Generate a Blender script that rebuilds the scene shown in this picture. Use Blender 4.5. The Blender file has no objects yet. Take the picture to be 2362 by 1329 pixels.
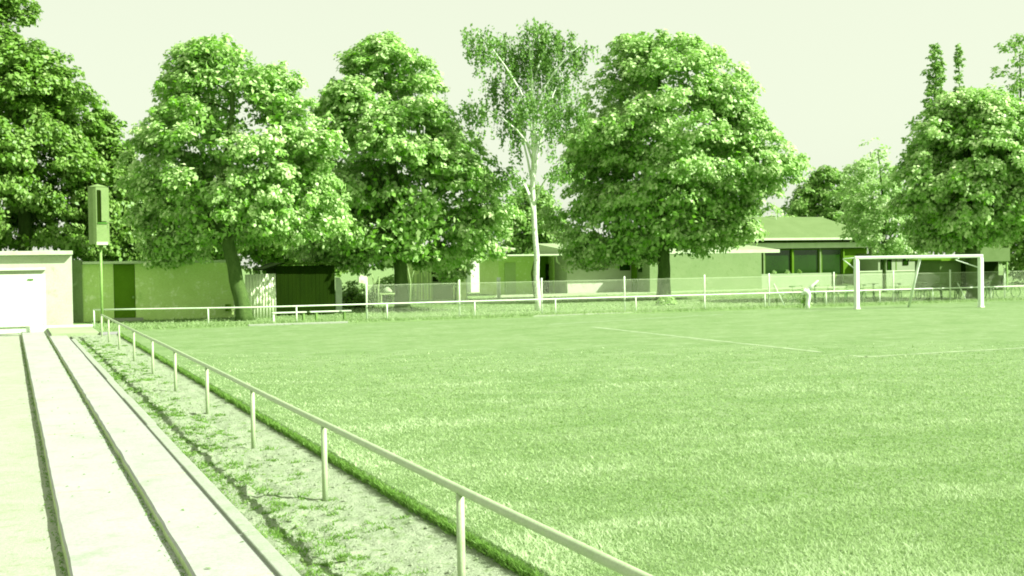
import bpy, math, random
import numpy as np
from mathutils import Vector, Matrix, noise
R_ = math.radians
random.seed(7)
RNG = np.random.default_rng(11)
sc = bpy.context.scene
COL = sc.collection

# ------------------------------------------------------------------ camera
FPX, CX, CY, CAMH = 2814.0, 1181.0, 664.5, 2.4          # focal length in photo pixels, image centre, eye height above the pitch
YAW, PITCH, ROLL = R_(-22.4), R_(-1.22), R_(-0.85)
cam_rot = Matrix.Rotation(YAW, 3, 'Z') @ Matrix.Rotation(R_(90) + PITCH, 3, 'X') @ Matrix.Rotation(ROLL, 3, 'Z')
cd = bpy.data.cameras.new('camera'); cam = bpy.data.objects.new('camera', cd); COL.objects.link(cam)
cam.matrix_world = Matrix.Translation((0, 0, CAMH)) @ cam_rot.to_4x4()
cd.sensor_width = 36.0; cd.lens = 36.0 * FPX / 2362.0; cd.clip_start = 0.1; cd.clip_end = 3000
sc.camera = cam

# ------------------------------------------------------------------ sky, sun, exposure
SUN_AZ = Vector((0.77, -0.64, 0)).normalized(); SUN_EL = R_(40)
SUN_DIR = SUN_AZ * math.cos(SUN_EL) + Vector((0, 0, math.sin(SUN_EL)))
w = bpy.data.worlds.new('World'); sc.world = w; w.use_nodes = True
nt = w.node_tree; nt.nodes.clear()
sky = nt.nodes.new('ShaderNodeTexSky'); sky.sky_type = 'NISHITA'; sky.sun_disc = False
sky.sun_elevation = SUN_EL; sky.sun_rotation = math.atan2(SUN_AZ.x, SUN_AZ.y)
sky.air_density = 1.0; sky.dust_density = 3.0
bw = nt.nodes.new('ShaderNodeRGBToBW'); nt.links.new(sky.outputs[0], bw.inputs[0])
tint = nt.nodes.new('ShaderNodeMix'); tint.data_type = 'RGBA'; tint.blend_type = 'MULTIPLY'; tint.inputs[0].default_value = 1
nt.links.new(bw.outputs[0], tint.inputs[6]); tint.inputs[7].default_value = (0.78, 0.95, 0.62, 1)
mixs = nt.nodes.new('ShaderNodeMix'); mixs.data_type = 'RGBA'; mixs.inputs[0].default_value = 0.82
nt.links.new(tint.outputs[2], mixs.inputs[6]); mixs.inputs[7].default_value = (3.45, 3.66, 2.98, 1)
bg = nt.nodes.new('ShaderNodeBackground'); bg.inputs[1].default_value = 0.10
nt.links.new(mixs.outputs[2], bg.inputs[0])
wo = nt.nodes.new('ShaderNodeOutputWorld'); nt.links.new(bg.outputs[0], wo.inputs[0])
sd = bpy.data.lights.new('sun', 'SUN'); sun = bpy.data.objects.new('sun', sd); COL.objects.link(sun)
sd.energy = 4.2; sd.angle = R_(0.6); sd.color = (1.0, 0.99, 0.95)
sun.rotation_euler = SUN_DIR.to_track_quat('Z', 'Y').to_euler(); sun.location = (20, -20, 40)
sc.view_settings.view_transform = 'Standard'; sc.view_settings.look = 'None'
sc.view_settings.gamma = 1.0; sc.view_settings.use_curve_mapping = False
sc.view_settings.exposure = 1.45
sc.cycles.max_bounces = 10; sc.cycles.diffuse_bounces = 7; sc.cycles.transparent_max_bounces = 8
sc.cycles.filter_width = 1.9

# ------------------------------------------------------------------ helpers
CAM_R = Vector((0.9245, -0.3811, 0)); CAM_F = Vector((0.3811, 0.9245, 0))
def ray(px, py): return cam_rot @ Vector(((px - CX) / FPX, -(py - CY) / FPX, -1.0))
def P(px, py, z=0.0):                        # where the photo's pixel meets the level z
    d = ray(px, py); t = (z - CAMH) / d.z; return Vector((0, 0, CAMH)) + d * t
def onY(px, py, y):                          # where it meets the upright plane at y
    d = ray(px, py); return Vector((0, 0, CAMH)) + d * (y / d.y)

def tag(o, label=None, cat=None, group=None, kind=None):
    if label: o['label'] = label
    if cat: o['category'] = cat
    if group: o['group'] = group
    if kind: o['kind'] = kind
    return o
def empty(name, loc, label, cat, group=None, rz=0):
    o = bpy.data.objects.new(name, None); COL.objects.link(o); o.location = loc; o.rotation_euler = (0, 0, rz)
    o.empty_display_size = 0.2
    return tag(o, label, cat, group)

class MB:
    """collects shapes; build() links them as one mesh object (world coordinates kept under the parent)"""
    def __init__(s): s.v = []; s.f = []
    def add(s, v, f):
        n = len(s.v); s.v += [tuple(p) for p in v]; s.f += [tuple(i + n for i in q) for q in f]; return s
    def box(s, x0, x1, y0, y1, z0, z1, rz=0, c=None):
        v = [(x, y, z) for z in (z0, z1) for x, y in ((x0, y0), (x1, y0), (x1, y1), (x0, y1))]
        return s.add(v, [(0, 3, 2, 1), (4, 5, 6, 7), (0, 1, 5, 4), (1, 2, 6, 5), (2, 3, 7, 6), (3, 0, 4, 7)])
    def bar(s, a, b, wx, wz):                 # a square bar between two points
        a = Vector(a); b = Vector(b); d = (b - a).normalized()
        u = d.cross(Vector((0, 0, 1))); u = u.normalized() if u.length > 1e-4 else Vector((1, 0, 0)); n = u.cross(d)
        v = [p + u * i * wx / 2 + n * j * wz / 2 for p in (a, b) for i, j in ((-1, -1), (1, -1), (1, 1), (-1, 1))]
        return s.add(v, [(0, 3, 2, 1), (4, 5, 6, 7), (0, 1, 5, 4), (1, 2, 6, 5), (2, 3, 7, 6), (3, 0, 4, 7)])
    def tube(s, pts, rad, n=8, cap=True):
        pts = [Vector(p) for p in pts]
        if not hasattr(rad, '__len__'): rad = [rad] * len(pts)
        v = []; f = []; u = None
        for i, p in enumerate(pts):
            d = (pts[min(i + 1, len(pts) - 1)] - pts[max(i - 1, 0)]).normalized()
            if u is None: u = d.cross(Vector((0.3, 0.9, 0.1))); u = u if u.length > .05 else d.cross(Vector((1, 0, 0)))
            u = (u - d * u.dot(d)).normalized(); k = d.cross(u)
            v += [p + (u * math.cos(t) + k * math.sin(t)) * rad[i] for t in (2 * math.pi * j / n for j in range(n))]
        for i in range(len(pts) - 1):
            for j in range(n): f.append((i * n + j, i * n + (j + 1) % n, (i + 1) * n + (j + 1) % n, (i + 1) * n + j))
        if cap: f += [tuple(reversed(range(n))), tuple(range((len(pts) - 1) * n, len(pts) * n))]
        return s.add(v, f)
    def prism(s, poly, d):                    # polygon (3D points) pushed along the vector d
        n = len(poly); d = Vector(d); a = [Vector(p) for p in poly]; b = [p + d for p in a]
        return s.add(a + b, [tuple(range(n)), tuple(reversed(range(n, 2 * n)))] + [(i, i + n, (i + 1) % n + n, (i + 1) % n) for i in range(n)])
    def build(s, name, m, parent=None, smooth=False, bevel=0):
        me = bpy.data.meshes.new(name)
        off = Vector((0, 0, 0))
        if parent is not None: off = parent_inv(parent)
        me.from_pydata([off @ Vector(p) if parent is not None else p for p in s.v], [], s.f)
        me.validate()
        import bmesh
        bm = bmesh.new(); bm.from_mesh(me); bmesh.ops.recalc_face_normals(bm, faces=bm.faces)
        bm.to_mesh(me); bm.free()
        me.materials.append(m)
        if smooth:
            for p in me.polygons: p.use_smooth = True
        o = bpy.data.objects.new(name, me); COL.objects.link(o)
        if parent is not None: o.parent = parent
        if bevel:
            b = o.modifiers.new('bevel', 'BEVEL'); b.width = bevel; b.segments = 2; b.limit_method = 'ANGLE'
        return o
def world_of(o):
    m = Matrix.LocRotScale(o.location, o.rotation_euler, o.scale)
    return world_of(o.parent) @ m if o.parent else m
def parent_inv(o): return world_of(o).inverted()
def place(o, parent, pts=None):               # a copy of a part under another thing
    c = o.copy(); COL.objects.link(c); c.parent = parent; return c
def copy_tree(o, parent=None):
    c = o.copy(); COL.objects.link(c); c.parent = parent
    for ch in [k for k in bpy.data.objects if k.parent == o]: copy_tree(ch, c)
    return c
def np_mesh(name, V, F4, m, parent=None, attr=None, nside=4):
    """a big mesh from numpy arrays: V (n,3), F4 (k,nside)"""
    me = bpy.data.meshes.new(name)
    V = np.asarray(V, dtype=np.float32)
    if parent is not None:
        M = np.array(parent_inv(parent)); V = V @ M[:3, :3].T.astype(np.float32) + M[:3, 3].astype(np.float32)
    F4 = np.asarray(F4, dtype=np.int32)
    me.vertices.add(len(V)); me.vertices.foreach_set('co', V.ravel())
    me.loops.add(F4.size); me.loops.foreach_set('vertex_index', F4.ravel())
    me.polygons.add(len(F4)); me.polygons.foreach_set('loop_start', np.arange(len(F4), dtype=np.int32) * nside)
    me.polygons.foreach_set('loop_total', np.full(len(F4), nside, dtype=np.int32))
    me.update(calc_edges=True); me.validate()
    if attr is not None:
        a = me.attributes.new('tone', 'FLOAT', 'FACE'); a.data.foreach_set('value', np.asarray(attr, dtype=np.float32))
    me.materials.append(m)
    o = bpy.data.objects.new(name, me); COL.objects.link(o)
    if parent is not None: o.parent = parent
    return o

# ------------------------------------------------------------------ materials
def base_mat(name):
    m = bpy.data.materials.new(name); m.use_nodes = True; t = m.node_tree
    return m, t, t.nodes['Principled BSDF']
def c4(c): return (c[0], c[1], c[2], 1)
def mixrgb(t, fac, a, b):
    n = t.nodes.new('ShaderNodeMix'); n.data_type = 'RGBA'
    for i, x in ((0, fac), (6, a), (7, b)):
        if hasattr(x, 'is_output'): t.links.new(x, n.inputs[i])
        else: n.inputs[i].default_value = x if i == 0 else c4(x)
    return n.outputs[2]
def noise_fac(t, scale, lo, hi, detail=5, vec=None, stretch=None, rough=.6):
    g = t.nodes.new('ShaderNodeNewGeometry'); src = g.outputs['Position']
    if stretch:
        mp = t.nodes.new('ShaderNodeMapping'); mp.inputs['Scale'].default_value = stretch
        t.links.new(src, mp.inputs[0]); src = mp.outputs[0]
    n = t.nodes.new('ShaderNodeTexNoise'); n.inputs['Scale'].default_value = scale; n.inputs['Detail'].default_value = detail
    n.inputs['Roughness'].default_value = rough
    t.links.new(src, n.inputs['Vector'])
    r = t.nodes.new('ShaderNodeMapRange'); r.inputs[1].default_value = lo; r.inputs[2].default_value = hi
    t.links.new(n.outputs[0], r.inputs[0]); return r.outputs[0]
def bump(t, b, fac, strength, dist=.02):
    n = t.nodes.new('ShaderNodeBump'); n.inputs['Strength'].default_value = strength; n.inputs['Distance'].default_value = dist
    t.links.new(fac, n.inputs['Height']); t.links.new(n.outputs[0], b.inputs['Normal'])
def surf(name, ca, cb, scale=3., rough=.8, cc=None, scale2=14., bstr=.3, bdist=.01, metal=0, spec=.3, stretch=None, lo=.35, hi=.65):
    m, t, b = base_mat(name)
    col = mixrgb(t, noise_fac(t, scale, lo, hi, stretch=stretch), ca, cb)
    fine = noise_fac(t, scale2, .3, .7, 6)
    if cc is not None: col = mixrgb(t, noise_fac(t, scale * 2.7, .55, .72, 6), col, cc)
    dk = mixrgb(t, fine, (.86, .86, .86), (1.08, 1.08, 1.08))
    mu = t.nodes.new('ShaderNodeMix'); mu.data_type = 'RGBA'; mu.blend_type = 'MULTIPLY'; mu.inputs[0].default_value = 1
    t.links.new(col, mu.inputs[6]); t.links.new(dk, mu.inputs[7])
    t.links.new(mu.outputs[2], b.inputs['Base Color'])
    b.inputs['Roughness'].default_value = rough; b.inputs['Metallic'].default_value = metal
    b.inputs['Specular IOR Level'].default_value = spec
    if bstr: bump(t, b, fine, bstr, bdist)
    return m
def leaf_mat(name, dark, pale, trans=.3, palefrac=.72, spec=.5, rough=.5):
    m, t, b = base_mat(name)
    a = t.nodes.new('ShaderNodeAttribute'); a.attribute_name = 'tone'
    r = t.nodes.new('ShaderNodeValToRGB'); e = r.color_ramp.elements
    e[0].position = 0.0; e[0].color = c4(dark); e[1].position = palefrac
    e[1].color = c4([d * .5 + p * .5 for d, p in zip(dark, pale)])
    k = e.new(1.0); k.color = c4(pale)
    t.links.new(a.outputs['Fac'], r.inputs[0]); t.links.new(r.outputs[0], b.inputs['Base Color'])
    b.inputs['Roughness'].default_value = rough; b.inputs['Specular IOR Level'].default_value = spec
    tr = t.nodes.new('ShaderNodeBsdfTranslucent'); t.links.new(r.outputs[0], tr.inputs[0])
    mx = t.nodes.new('ShaderNodeMixShader'); mx.inputs[0].default_value = trans
    t.links.new(b.outputs[0], mx.inputs[1]); t.links.new(tr.outputs[0], mx.inputs[2])
    t.links.new(mx.outputs[0], t.nodes['Material Output'].inputs[0])
    return m

M = {}
M['leaf'] = leaf_mat('lime_leaf', (.155, .41, .010), (.72, .86, .46), .38, palefrac=.64)
M['leaf_dark'] = leaf_mat('dark_leaf', (.11, .28, .008), (.33, .50, .14), .36, palefrac=.76)
M['leaf_birch'] = leaf_mat('birch_leaf', (.115, .29, .025), (.28, .45, .13), .42)
M['leaf_far'] = leaf_mat('far_leaf', (.16, .37, .035), (.42, .58, .22), .42)
M['leaf_light'] = leaf_mat('young_leaf', (.27, .50, .10), (.62, .75, .42), .5)
M['bark'] = surf('bark', (.055, .115, .018), (.095, .17, .036), 5, .95, (.035, .08, .010), 30, .9, .03, stretch=(1, 1, .25))
M['birch'] = surf('birch_bark', (.66, .75, .58), (.58, .69, .48), 4, .7, (.10, .16, .04), 22, .4, .01, stretch=(1, 1, 3))
M['white'] = surf('white_paint', (.66, .78, .58), (.56, .70, .46), 5, .5, (.45, .58, .33), 40, .1, .004)
M['goal'] = surf('goal_paint', (.74, .84, .70), (.66, .78, .60), 5, .45, None, 40, .08, .004)
M['rail'] = surf('rail_paint', (.38, .48, .27), (.32, .43, .22), 6, .45, (.32, .46, .20), 60, .12, .004, spec=.5)
M['concrete'] = surf('concrete', (.30, .33, .265), (.335, .36, .305), .9, .9, (.26, .305, .215), 25, .35, .006)
M['concrete_old'] = surf('concrete_weathered', (.285, .325, .215), (.315, .35, .255), 1.6, .95, (.235, .29, .155), 30, .5, .012)
M['riser'] = surf('riser_moss', (.42, .56, .24), (.50, .62, .32), 3, .95, (.30, .45, .13), 30, .6, .015)
M['kerb'] = surf('kerb_concrete', (.265, .315, .215), (.30, .34, .255), 3, .9, (.21, .275, .155), 30, .4, .008)
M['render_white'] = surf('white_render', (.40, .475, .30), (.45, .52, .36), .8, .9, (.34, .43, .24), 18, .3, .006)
M['render_grey'] = surf('grey_render', (.47, .68, .20), (.52, .73, .24), 1.6, .9, (.72, .86, .46), 16, .35, .008)  # paler patches imitate sun dapples, painted into the render
M['render_plain'] = surf('pale_render', (.155, .245, .085), (.178, .268, .10), 1.1, .9, (.125, .21, .062), 16, .3, .006)
M['roof_edge'] = surf('roof_edge', (.50, .62, .38), (.43, .56, .30), 2, .7, None, 20, .2, .006)
M['roof_felt'] = surf('roof_felt', (.115, .18, .06), (.13, .198, .07), .8, .95, None, 12, .3, .008, spec=.1)
M['roof_sheet'] = surf('roof_sheet', (.24, .33, .15), (.28, .37, .18), 1.3, .6, None, 14, .2, .006)
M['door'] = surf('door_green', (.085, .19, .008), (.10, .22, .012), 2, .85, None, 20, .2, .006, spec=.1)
M['door_pale'] = surf('door_pale', (.36, .52, .19), (.40, .55, .23), 1.5, .7, None, 20, .2, .004)
M['dark_wood'] = surf('tarred_wood', (.008, .022, .0004), (.011, .028, .0006), 3, .9, None, 25, .5, .01, stretch=(1, 1, .2), spec=.05)
M['glass'] = surf('dark_glass', (.008, .036, .001), (.012, .048, .002), .5, .12, None, 3, 0, 0, spec=.5)
M['sheet'] = surf('zinc_sheet', (.62, .74, .46), (.68, .78, .52), 1.5, .6, (.46, .62, .28), 20, .15, .004, stretch=(1, 1, .3))
M['cabinet'] = surf('cabinet_metal', (.15, .245, .07), (.175, .27, .085), 1.6, .7, (.21, .30, .115), 20, .15, .004)
M['pole'] = surf('pole_metal', (.16, .31, .06), (.22, .38, .10), 4, .5, None, 30, .1, .003)
M['dark_metal'] = surf('dark_metal', (.045, .16, .008), (.06, .20, .014), 4, .5, None, 30, .1, .003)
M['rubber'] = surf('tyre_rubber', (.03, .11, .005), (.04, .13, .008), 6, .8, None, 30, .1, .003)
M['hut_board'] = surf('hut_board', (.085, .15, .036), (.105, .175, .05), 1.5, .9, None, 20, .2, .005)  # darkened boards; on the open hut this colour carries the tree shade
M['panel'] = surf('pale_panel', (.235, .325, .16), (.26, .345, .18), 1.2, .8, None, 18, .2, .005)
M['wood'] = surf('grey_wood', (.26, .40, .13), (.34, .48, .19), 4, .9, None, 30, .4, .006, stretch=(1, 1, .2))
M['wire'] = surf('galvanised_wire', (.50, .62, .36), (.56, .68, .42), 4, .5, None, 30, 0, 0, spec=.5)

# ------------------------------------------------------------------ ground, pitch, sand, terrace
def grass_mat(name, a, b, c, dryside=True):
    m, t, bs = base_mat(name)
    col = mixrgb(t, noise_fac(t, .55, .38, .62, 5, stretch=(.6, 1.2, 1)), a, b)
    col = mixrgb(t, noise_fac(t, 1.6, .5, .75, 5), col, c)
    fine = noise_fac(t, 26, .25, .75, 7, rough=.75)
    mid = noise_fac(t, 5.5, .3, .7, 4)
    for f, lo, hi in ((fine, .72, 1.26), (mid, .84, 1.14)):
        k = mixrgb(t, f, (lo,) * 3, (hi,) * 3)
        mu = t.nodes.new('ShaderNodeMix'); mu.data_type = 'RGBA'; mu.blend_type = 'MULTIPLY'; mu.inputs[0].default_value = 1
        t.links.new(col, mu.inputs[6]); t.links.new(k, mu.inputs[7]); col = mu.outputs[2]
    t.links.new(col, bs.inputs['Base Color']); bs.inputs['Roughness'].default_value = .9; bs.inputs['Specular IOR Level'].default_value = .2
    bump(t, bs, fine, .5, .03)
    return m
M['grass'] = grass_mat('pitch_grass', (.130, .222, .070), (.166, .258, .097), (.22, .308, .142))
M['rough_grass'] = grass_mat('rough_grass', (.125, .225, .058), (.165, .265, .088), (.225, .315, .135))
M['blade'] = leaf_mat('grass_blade', (.24, .395, .115), (.54, .68, .38), .5, spec=.12)
M['edge_blade'] = leaf_mat('edge_blade', (.14, .31, .04), (.30, .46, .13), .45, spec=.15)
M['sand'] = surf('sandy_soil', (.25, .325, .18), (.29, .355, .215), 2.6, .95, (.12, .21, .05), 35, .8, .02)
M['path'] = surf('path_concrete', (.27, .36, .175), (.31, .39, .215), .9, .9, None, 20, .3, .008)
M['linewhite'] = surf('line_chalk', (.34, .43, .25), (.26, .36, .17), 2.2, .95, (.17, .28, .08), 30, .4, .01)

def sheet(name, x0, x1, y0, y1, z, m, nx=1, ny=1, zf=None):
    v = []; f = []
    for j in range(ny + 1):
        for i in range(nx + 1):
            x = x0 + (x1 - x0) * i / nx; y = y0 + (y1 - y0) * j / ny
            v.append((x, y, z + (zf(x, y) if zf else 0)))
    for j in range(ny):
        for i in range(nx):
            a = j * (nx + 1) + i; f.append((a, a + 1, a + nx + 2, a + nx + 1))
    o = MB().add(v, f).build(name, m); return tag(o, kind='structure')
PE = 3.74                                     # the pitch's left edge, a low turf bank above the sand
def pitch_edge(y): return PE + .035 * noise.noise((y * 1.7, 3.1, 0)) + .02 * noise.noise((y * 6.1, 8, 0))
v = []; f = []
ys = [-30 + 34 * k / 20 for k in range(20)] + [4 + .07 * k for k in range(632)]
ys = [y for y in ys if y < 48.2] + [48.2]
for y in ys:
    e = pitch_edge(y)
    v += [(e - .03, y, -.19), (e, y, -.03), (e + .05, y, -.004), (e + 1.2, y, 0), (80, y, 0)]
for j in range(len(ys) - 1):
    for i in range(4): a = j * 5 + i; f.append((a, a + 1, a + 6, a + 5))
tag(MB().add(v, f).build('pitch', M['grass']), kind='structure')
def roll(x, y): return .03 * noise.noise((x * .3, y * .3, 5)) - .012 if 49 < y < 90 and abs(x) < 90 else -.012
v = []; f = []
def gz(x, y): return -.014 + (.035 * noise.noise((x * .45, y * .45, 5)) + .02 * noise.noise((x * 1.6, y * 1.6, 9))) * max(0, min(1, (y - 50.5) / 3))
gx = [3.12 + k * .9 for k in range(100)] + [130, 300, 900]
gy = [48.2 + k * .8 for k in range(60)] + [110, 160, 300, 1200]
for y in gy:
    for x in gx: v.append((x, y, gz(x, y) if y > 48.3 else 0))
n = len(gx)
for j in range(len(gy) - 1):
    for i in range(n - 1): a = j * n + i; f.append((a, a + 1, a + n + 1, a + n))
v0 = len(v); v += [(-900, 55.3, -.014), (3.12, 55.3, -.014), (3.12, 1200, -.014), (-900, 1200, -.014)]; f.append((v0, v0 + 1, v0 + 2, v0 + 3))
v0 = len(v); v += [(80, -600, 0), (900, -600, 0), (900, 48.2, 0), (80, 48.2, 0), (PE - .03, -600, 0), (80, -600, -.002), (80, -30, -.002), (PE - .03, -30, -.002)]
f += [(v0, v0 + 1, v0 + 2, v0 + 3), (v0 + 4, v0 + 5, v0 + 6, v0 + 7)]
tag(MB().add(v, f).build('ground', M['rough_grass']), kind='structure')
sheet('lower_ground', -600, PE, -600, 55.32, -.52, M['sand'])

# churned sand between kerb and turf bank
def lump(x, y):
    a = noise.noise((x * 2.2, y * 1.5, 0)) * .030 + noise.noise((x * 5.5, y * 4.5, 4)) * .026
    b = noise.noise((x * 13, y * 11, 9)); a += b * .014 + max(0, noise.noise((x * 8, y * 7, 21)) - .25) * -.10
    k = max(0.0, min(1.0, (x - 2.06) / .25)) * max(0.0, min(1.0, (3.75 - x) / .3))
    wear = 1.6 - .8 * max(0, min(1, (x - 2.25) / .9))
    return a * (.35 + .65 * k) * wear
v = []; f = []; yy = [-20, -10, 0]; y = 5.0
while y < 48: yy.append(y); y += .028 + max(0, y - 10) * .0028
yy.append(48.4); xs = [2.09 + 1.67 * i / 58 for i in range(59)]
for y in yy:
    for x in xs: v.append((x, y, -.105 + lump(x, y) - (.02 if x < 2.13 else 0)))
n = len(xs)
for j in range(len(yy) - 1):
    for i in range(n - 1): a = j * n + i; f.append((a, a + 1, a + n + 1, a + n))
o = tag(MB().add(v, f).build('sand_strip', M['sand'], smooth=True), kind='structure')

# terrace steps: low, middle and upper tread with worn edges
def tread(name, xl, xr, z, zb, y0, y1, m):
    v = []; f = []; n = 260
    for k in range(n + 1):
        y = y0 + (y1 - y0) * (k / n) ** 1.7
        e = .012 * noise.noise((y * 1.3, xl * 9, 0)) + .008 * noise.noise((y * 7, xl * 5, 3))
        d = .006 * noise.noise((y * 4, xl, 6))
        v += [(xl + e - .012, y, zb), (xl + e, y, z - .025 + d), (xl + e + .02, y, z - .004 + d), (xl + .3, y, z + d * .5), (xr, y, z), (xr, y, zb)]
    for k in range(n):
        for i in range(5): a = k * 6 + i; f.append((a, a + 1, a + 7, a + 6))
    f += [tuple(range(6)), tuple(reversed(range(n * 6, n * 6 + 6)))]
    o = MB().add(v, f).build(name, m); return o
terrace = bpy.data.objects.new('terrace', None); COL.objects.link(terrace); terrace['kind'] = 'structure'; terrace.location = (0, 0, 0)
for k_ in range(9):
    y = 4.4 + k_ * 5.3
    for xa_, xb_, z_ in ((.47, 1.30, -.1835), (1.37, 1.93, -.0935)):
        MB().box(xa_, xb_, y + .15 * (z_ > -.1) - .004, y + .15 * (z_ > -.1) + .004, z_ - .02, z_ + .0012).build('joint', M['riser'], terrace)
for nm, xl, xr, z, zb, y1, m in (('step', -1.8, .425, -.32, -.6, 55.3, 'concrete_old'), ('step', .425, 1.332, -.185, -.6, 54.6, 'concrete'), ('step', 1.332, 1.955, -.095, -.6, 54.0, 'concrete')):
    o = tread(nm, xl, xr, z, zb, -8, y1, M[m]); o.parent = terrace
    rm = M['riser']; o.data.materials.append(rm)
    for p in o.data.polygons:
        if p.index % 5 == 0 and p.index < 1300 and p.normal.x < -.5: p.material_index = 1
# kerb stones, each its own piece, slightly out of line
kerb = bpy.data.objects.new('kerb', None); COL.objects.link(kerb); kerb['kind'] = 'structure'
yk = -5.6; k = 0
while yk < 45:
    L = 4.25; dx = random.uniform(-.012, .012); dz = random.uniform(-.008, .008)
    s = MB(); a = (1.957 + dx, 2.105 + dx)
    s.box(a[0], a[1], yk + .012, yk + L - .012, -.5, -.062 + dz)
    s.build('kerb_stone', M['kerb'], kerb, bevel=.012); yk += L; k += 1
tag(MB().box(1.42, 3.15, 48.4, 53.6, -.3, -.02).build('path_slab', M['path']), kind='structure')
tag(MB().box(.6, 3.2, 53.62, 53.86, -.3, .06).build('path_kerb', M['white']), kind='structure')
# footpath in front of the clubhouse
pp = [P(1140, 690), P(1330, 681.5), P(1560, 675), P(1760, 669), P(1950, 664), P(1950, 661.5), P(1740, 667), P(1560, 672), P(1300, 678), P(1145, 682)]
tag(MB().prism([(p.x, p.y, -.2) for p in pp], (0, 0, .235)).build('footpath', M['path']), kind='structure')
pp = [P(1230, 731), P(1440, 722), P(1600, 713), P(1605, 711), P(1440, 718), P(1235, 727.5)]
tag(MB().prism([(p.x, p.y, -.05) for p in pp], (0, 0, .066)).build('worn_path', M['sand']), kind='structure')

# pitch markings: chalk, broken and worn
def line(name, a, b, wdt, gap, seed):
    a = Vector(a); b = Vector(b); L = (b - a).length; d = (b - a) / L; u = Vector((-d.y, d.x, 0)); s = MB(); r = random.Random(seed); t = 0
    while t < L:
        l = r.uniform(.25, .7)
        if noise.noise((t * .22, seed * 3.3, 1)) > gap:
            w0 = wdt * r.uniform(.7, 1.1); o_ = u * r.uniform(-.015, .015); p = a + d * t + o_; q = a + d * min(L, t + l * .97) + o_
            s.add([p - u * w0 / 2, q - u * w0 / 2, q + u * w0 / 2, p + u * w0 / 2], [(0, 1, 2, 3)])
        t += l
    tag(s.build(name, M['linewhite']), kind='structure')
line('penalty_side_line', (18.9, 23.7, .006), (19.5, 39.8, .006), .17, -.3, 1)
line('penalty_front_line', (18.9, 23.75, .006), (45, 24.6, .006), .16, -.3, 2)
line('goal_line', (19.0, 42.4, .006), (28.5, 45.2, .006), .16, -.3, 3)
line('goal_line', (28.5, 45.3, .006), (50, 44.6, .006), .13, .15, 4)
line('corner_line', (3.9, 48.0, .006), (11, 48.1, .006), .12, -.1, 5)
line('goal_area_line', (33, 45.7, .006), (37.5, 45.4, .006), .12, -.2, 6)

# grass blades, thinning with distance
def blades(N, X, Yc, h, wd, lean, bz=0.0):
    az = RNG.uniform(0, 2 * np.pi, N); la = RNG.uniform(0, 2 * np.pi, N)
    base = np.stack([X, Yc, np.full(N, bz) if np.isscalar(bz) else bz], 1)
    side = np.stack([np.cos(az), np.sin(az), np.zeros(N)], 1) * (wd / 2)[:, None]
    top = base + np.stack([np.cos(la) * lean * h, np.sin(la) * lean * h, h], 1)
    V = np.empty((N * 3, 3)); V[0::3] = base - side; V[1::3] = base + side; V[2::3] = top
    return V, np.arange(N * 3).reshape(N, 3)
N = 330000
Z = np.exp(RNG.uniform(np.log(7.6), np.log(40), N)); Xc = RNG.uniform(-.47, .47, N) * Z
X = .9245 * Xc + .3811 * Z; Yg = -.3811 * Xc + .9245 * Z
k = (X > PE + .03) & (Yg < 48) & (RNG.random(N) < np.clip((34 - Z) / 20, 0, 1)); X, Yg, Z = X[k], Yg[k], Z[k]; N = len(X)
onl = (np.abs(X - 19.2) < .13) & (Yg > 23.6) & (Yg < 40) | (np.abs(Yg - 23.8 - (X - 19) * .033) < .13) & (X > 18.9); X, Yg, Z = X[~onl], Yg[~onl], Z[~onl]; N = len(X)
patch = np.array([noise.noise((x * .42, y * .9, 2)) + .6 * noise.noise((x * 1.3, y * 2.6, 7)) for x, y in zip(X, Yg)])
V, Fc = blades(N, X, Yg, RNG.uniform(.014, .038, N) * (1 + .7 * np.clip(patch, -.6, .8)), .0045 + .0011 * Z, RNG.uniform(.3, 1.6, N))
near = np.clip(1.0 - (X - PE) / 2.6, 0, 1)
tag(np_mesh('grass_blades', V, Fc, M['blade'], attr=np.clip(RNG.beta(5, 6, N) + .60 * patch + .42 * near - .04, 0, 1), nside=3), 'short mown grass of the football pitch', 'grass', kind='stuff')
N = 20000
Yg = np.exp(RNG.uniform(np.log(7), np.log(47), N)); X = np.array([pitch_edge(y) for y in Yg]) + RNG.normal(-.012, .018, N)
V, Fc = blades(N, X, Yg, RNG.uniform(.02, .06, N), .004 + .0007 * Yg, RNG.uniform(.4, 1.6, N), bz=RNG.uniform(-.11, -.02, N))
tag(np_mesh('turf_edge_grass', V, Fc, M['edge_blade'], attr=RNG.beta(1.2, 3, N), nside=3), 'ragged grass hanging over the turf edge', 'grass', kind='stuff')
# moss, weeds and litter along the risers and on the sand
N = 2000
Yg = np.exp(RNG.uniform(np.log(6), np.log(50), N)); which = RNG.integers(0, 2, N)
X = np.where(which == 0, .425, 1.332) - np.abs(RNG.normal(0, .030, N)) - .01; zb = np.where(which == 0, -.32, -.185)
V, Fc = blades(N, X, Yg, RNG.uniform(.005, .025, N), .006 + .0012 * Yg, RNG.uniform(.5, 2.2, N), bz=zb)
tag(np_mesh('riser_weeds', V, Fc, M['edge_blade'], attr=RNG.beta(1.5, 2, N), nside=3), 'moss and weeds along the terrace risers', 'weeds', kind='stuff')
N = 13000
Yg = np.exp(RNG.uniform(np.log(6.5), np.log(46), N)); X = 2.08 + np.abs(RNG.normal(0, .5, N)); k = X < 3.7; X, Yg = X[k], Yg[k]
k = np.array([noise.noise((x * 3, y * 1.4, 31)) > -.05 for x, y in zip(X, Yg)]); X, Yg = X[k], Yg[k]; N = len(X)
V, Fc = blades(N, X, Yg, RNG.uniform(.008, .032, N), .005 + .0010 * Yg, RNG.uniform(.5, 2.0, N), bz=np.array([-.11 + lump(x, y) for x, y in zip(X, Yg)]))
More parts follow.
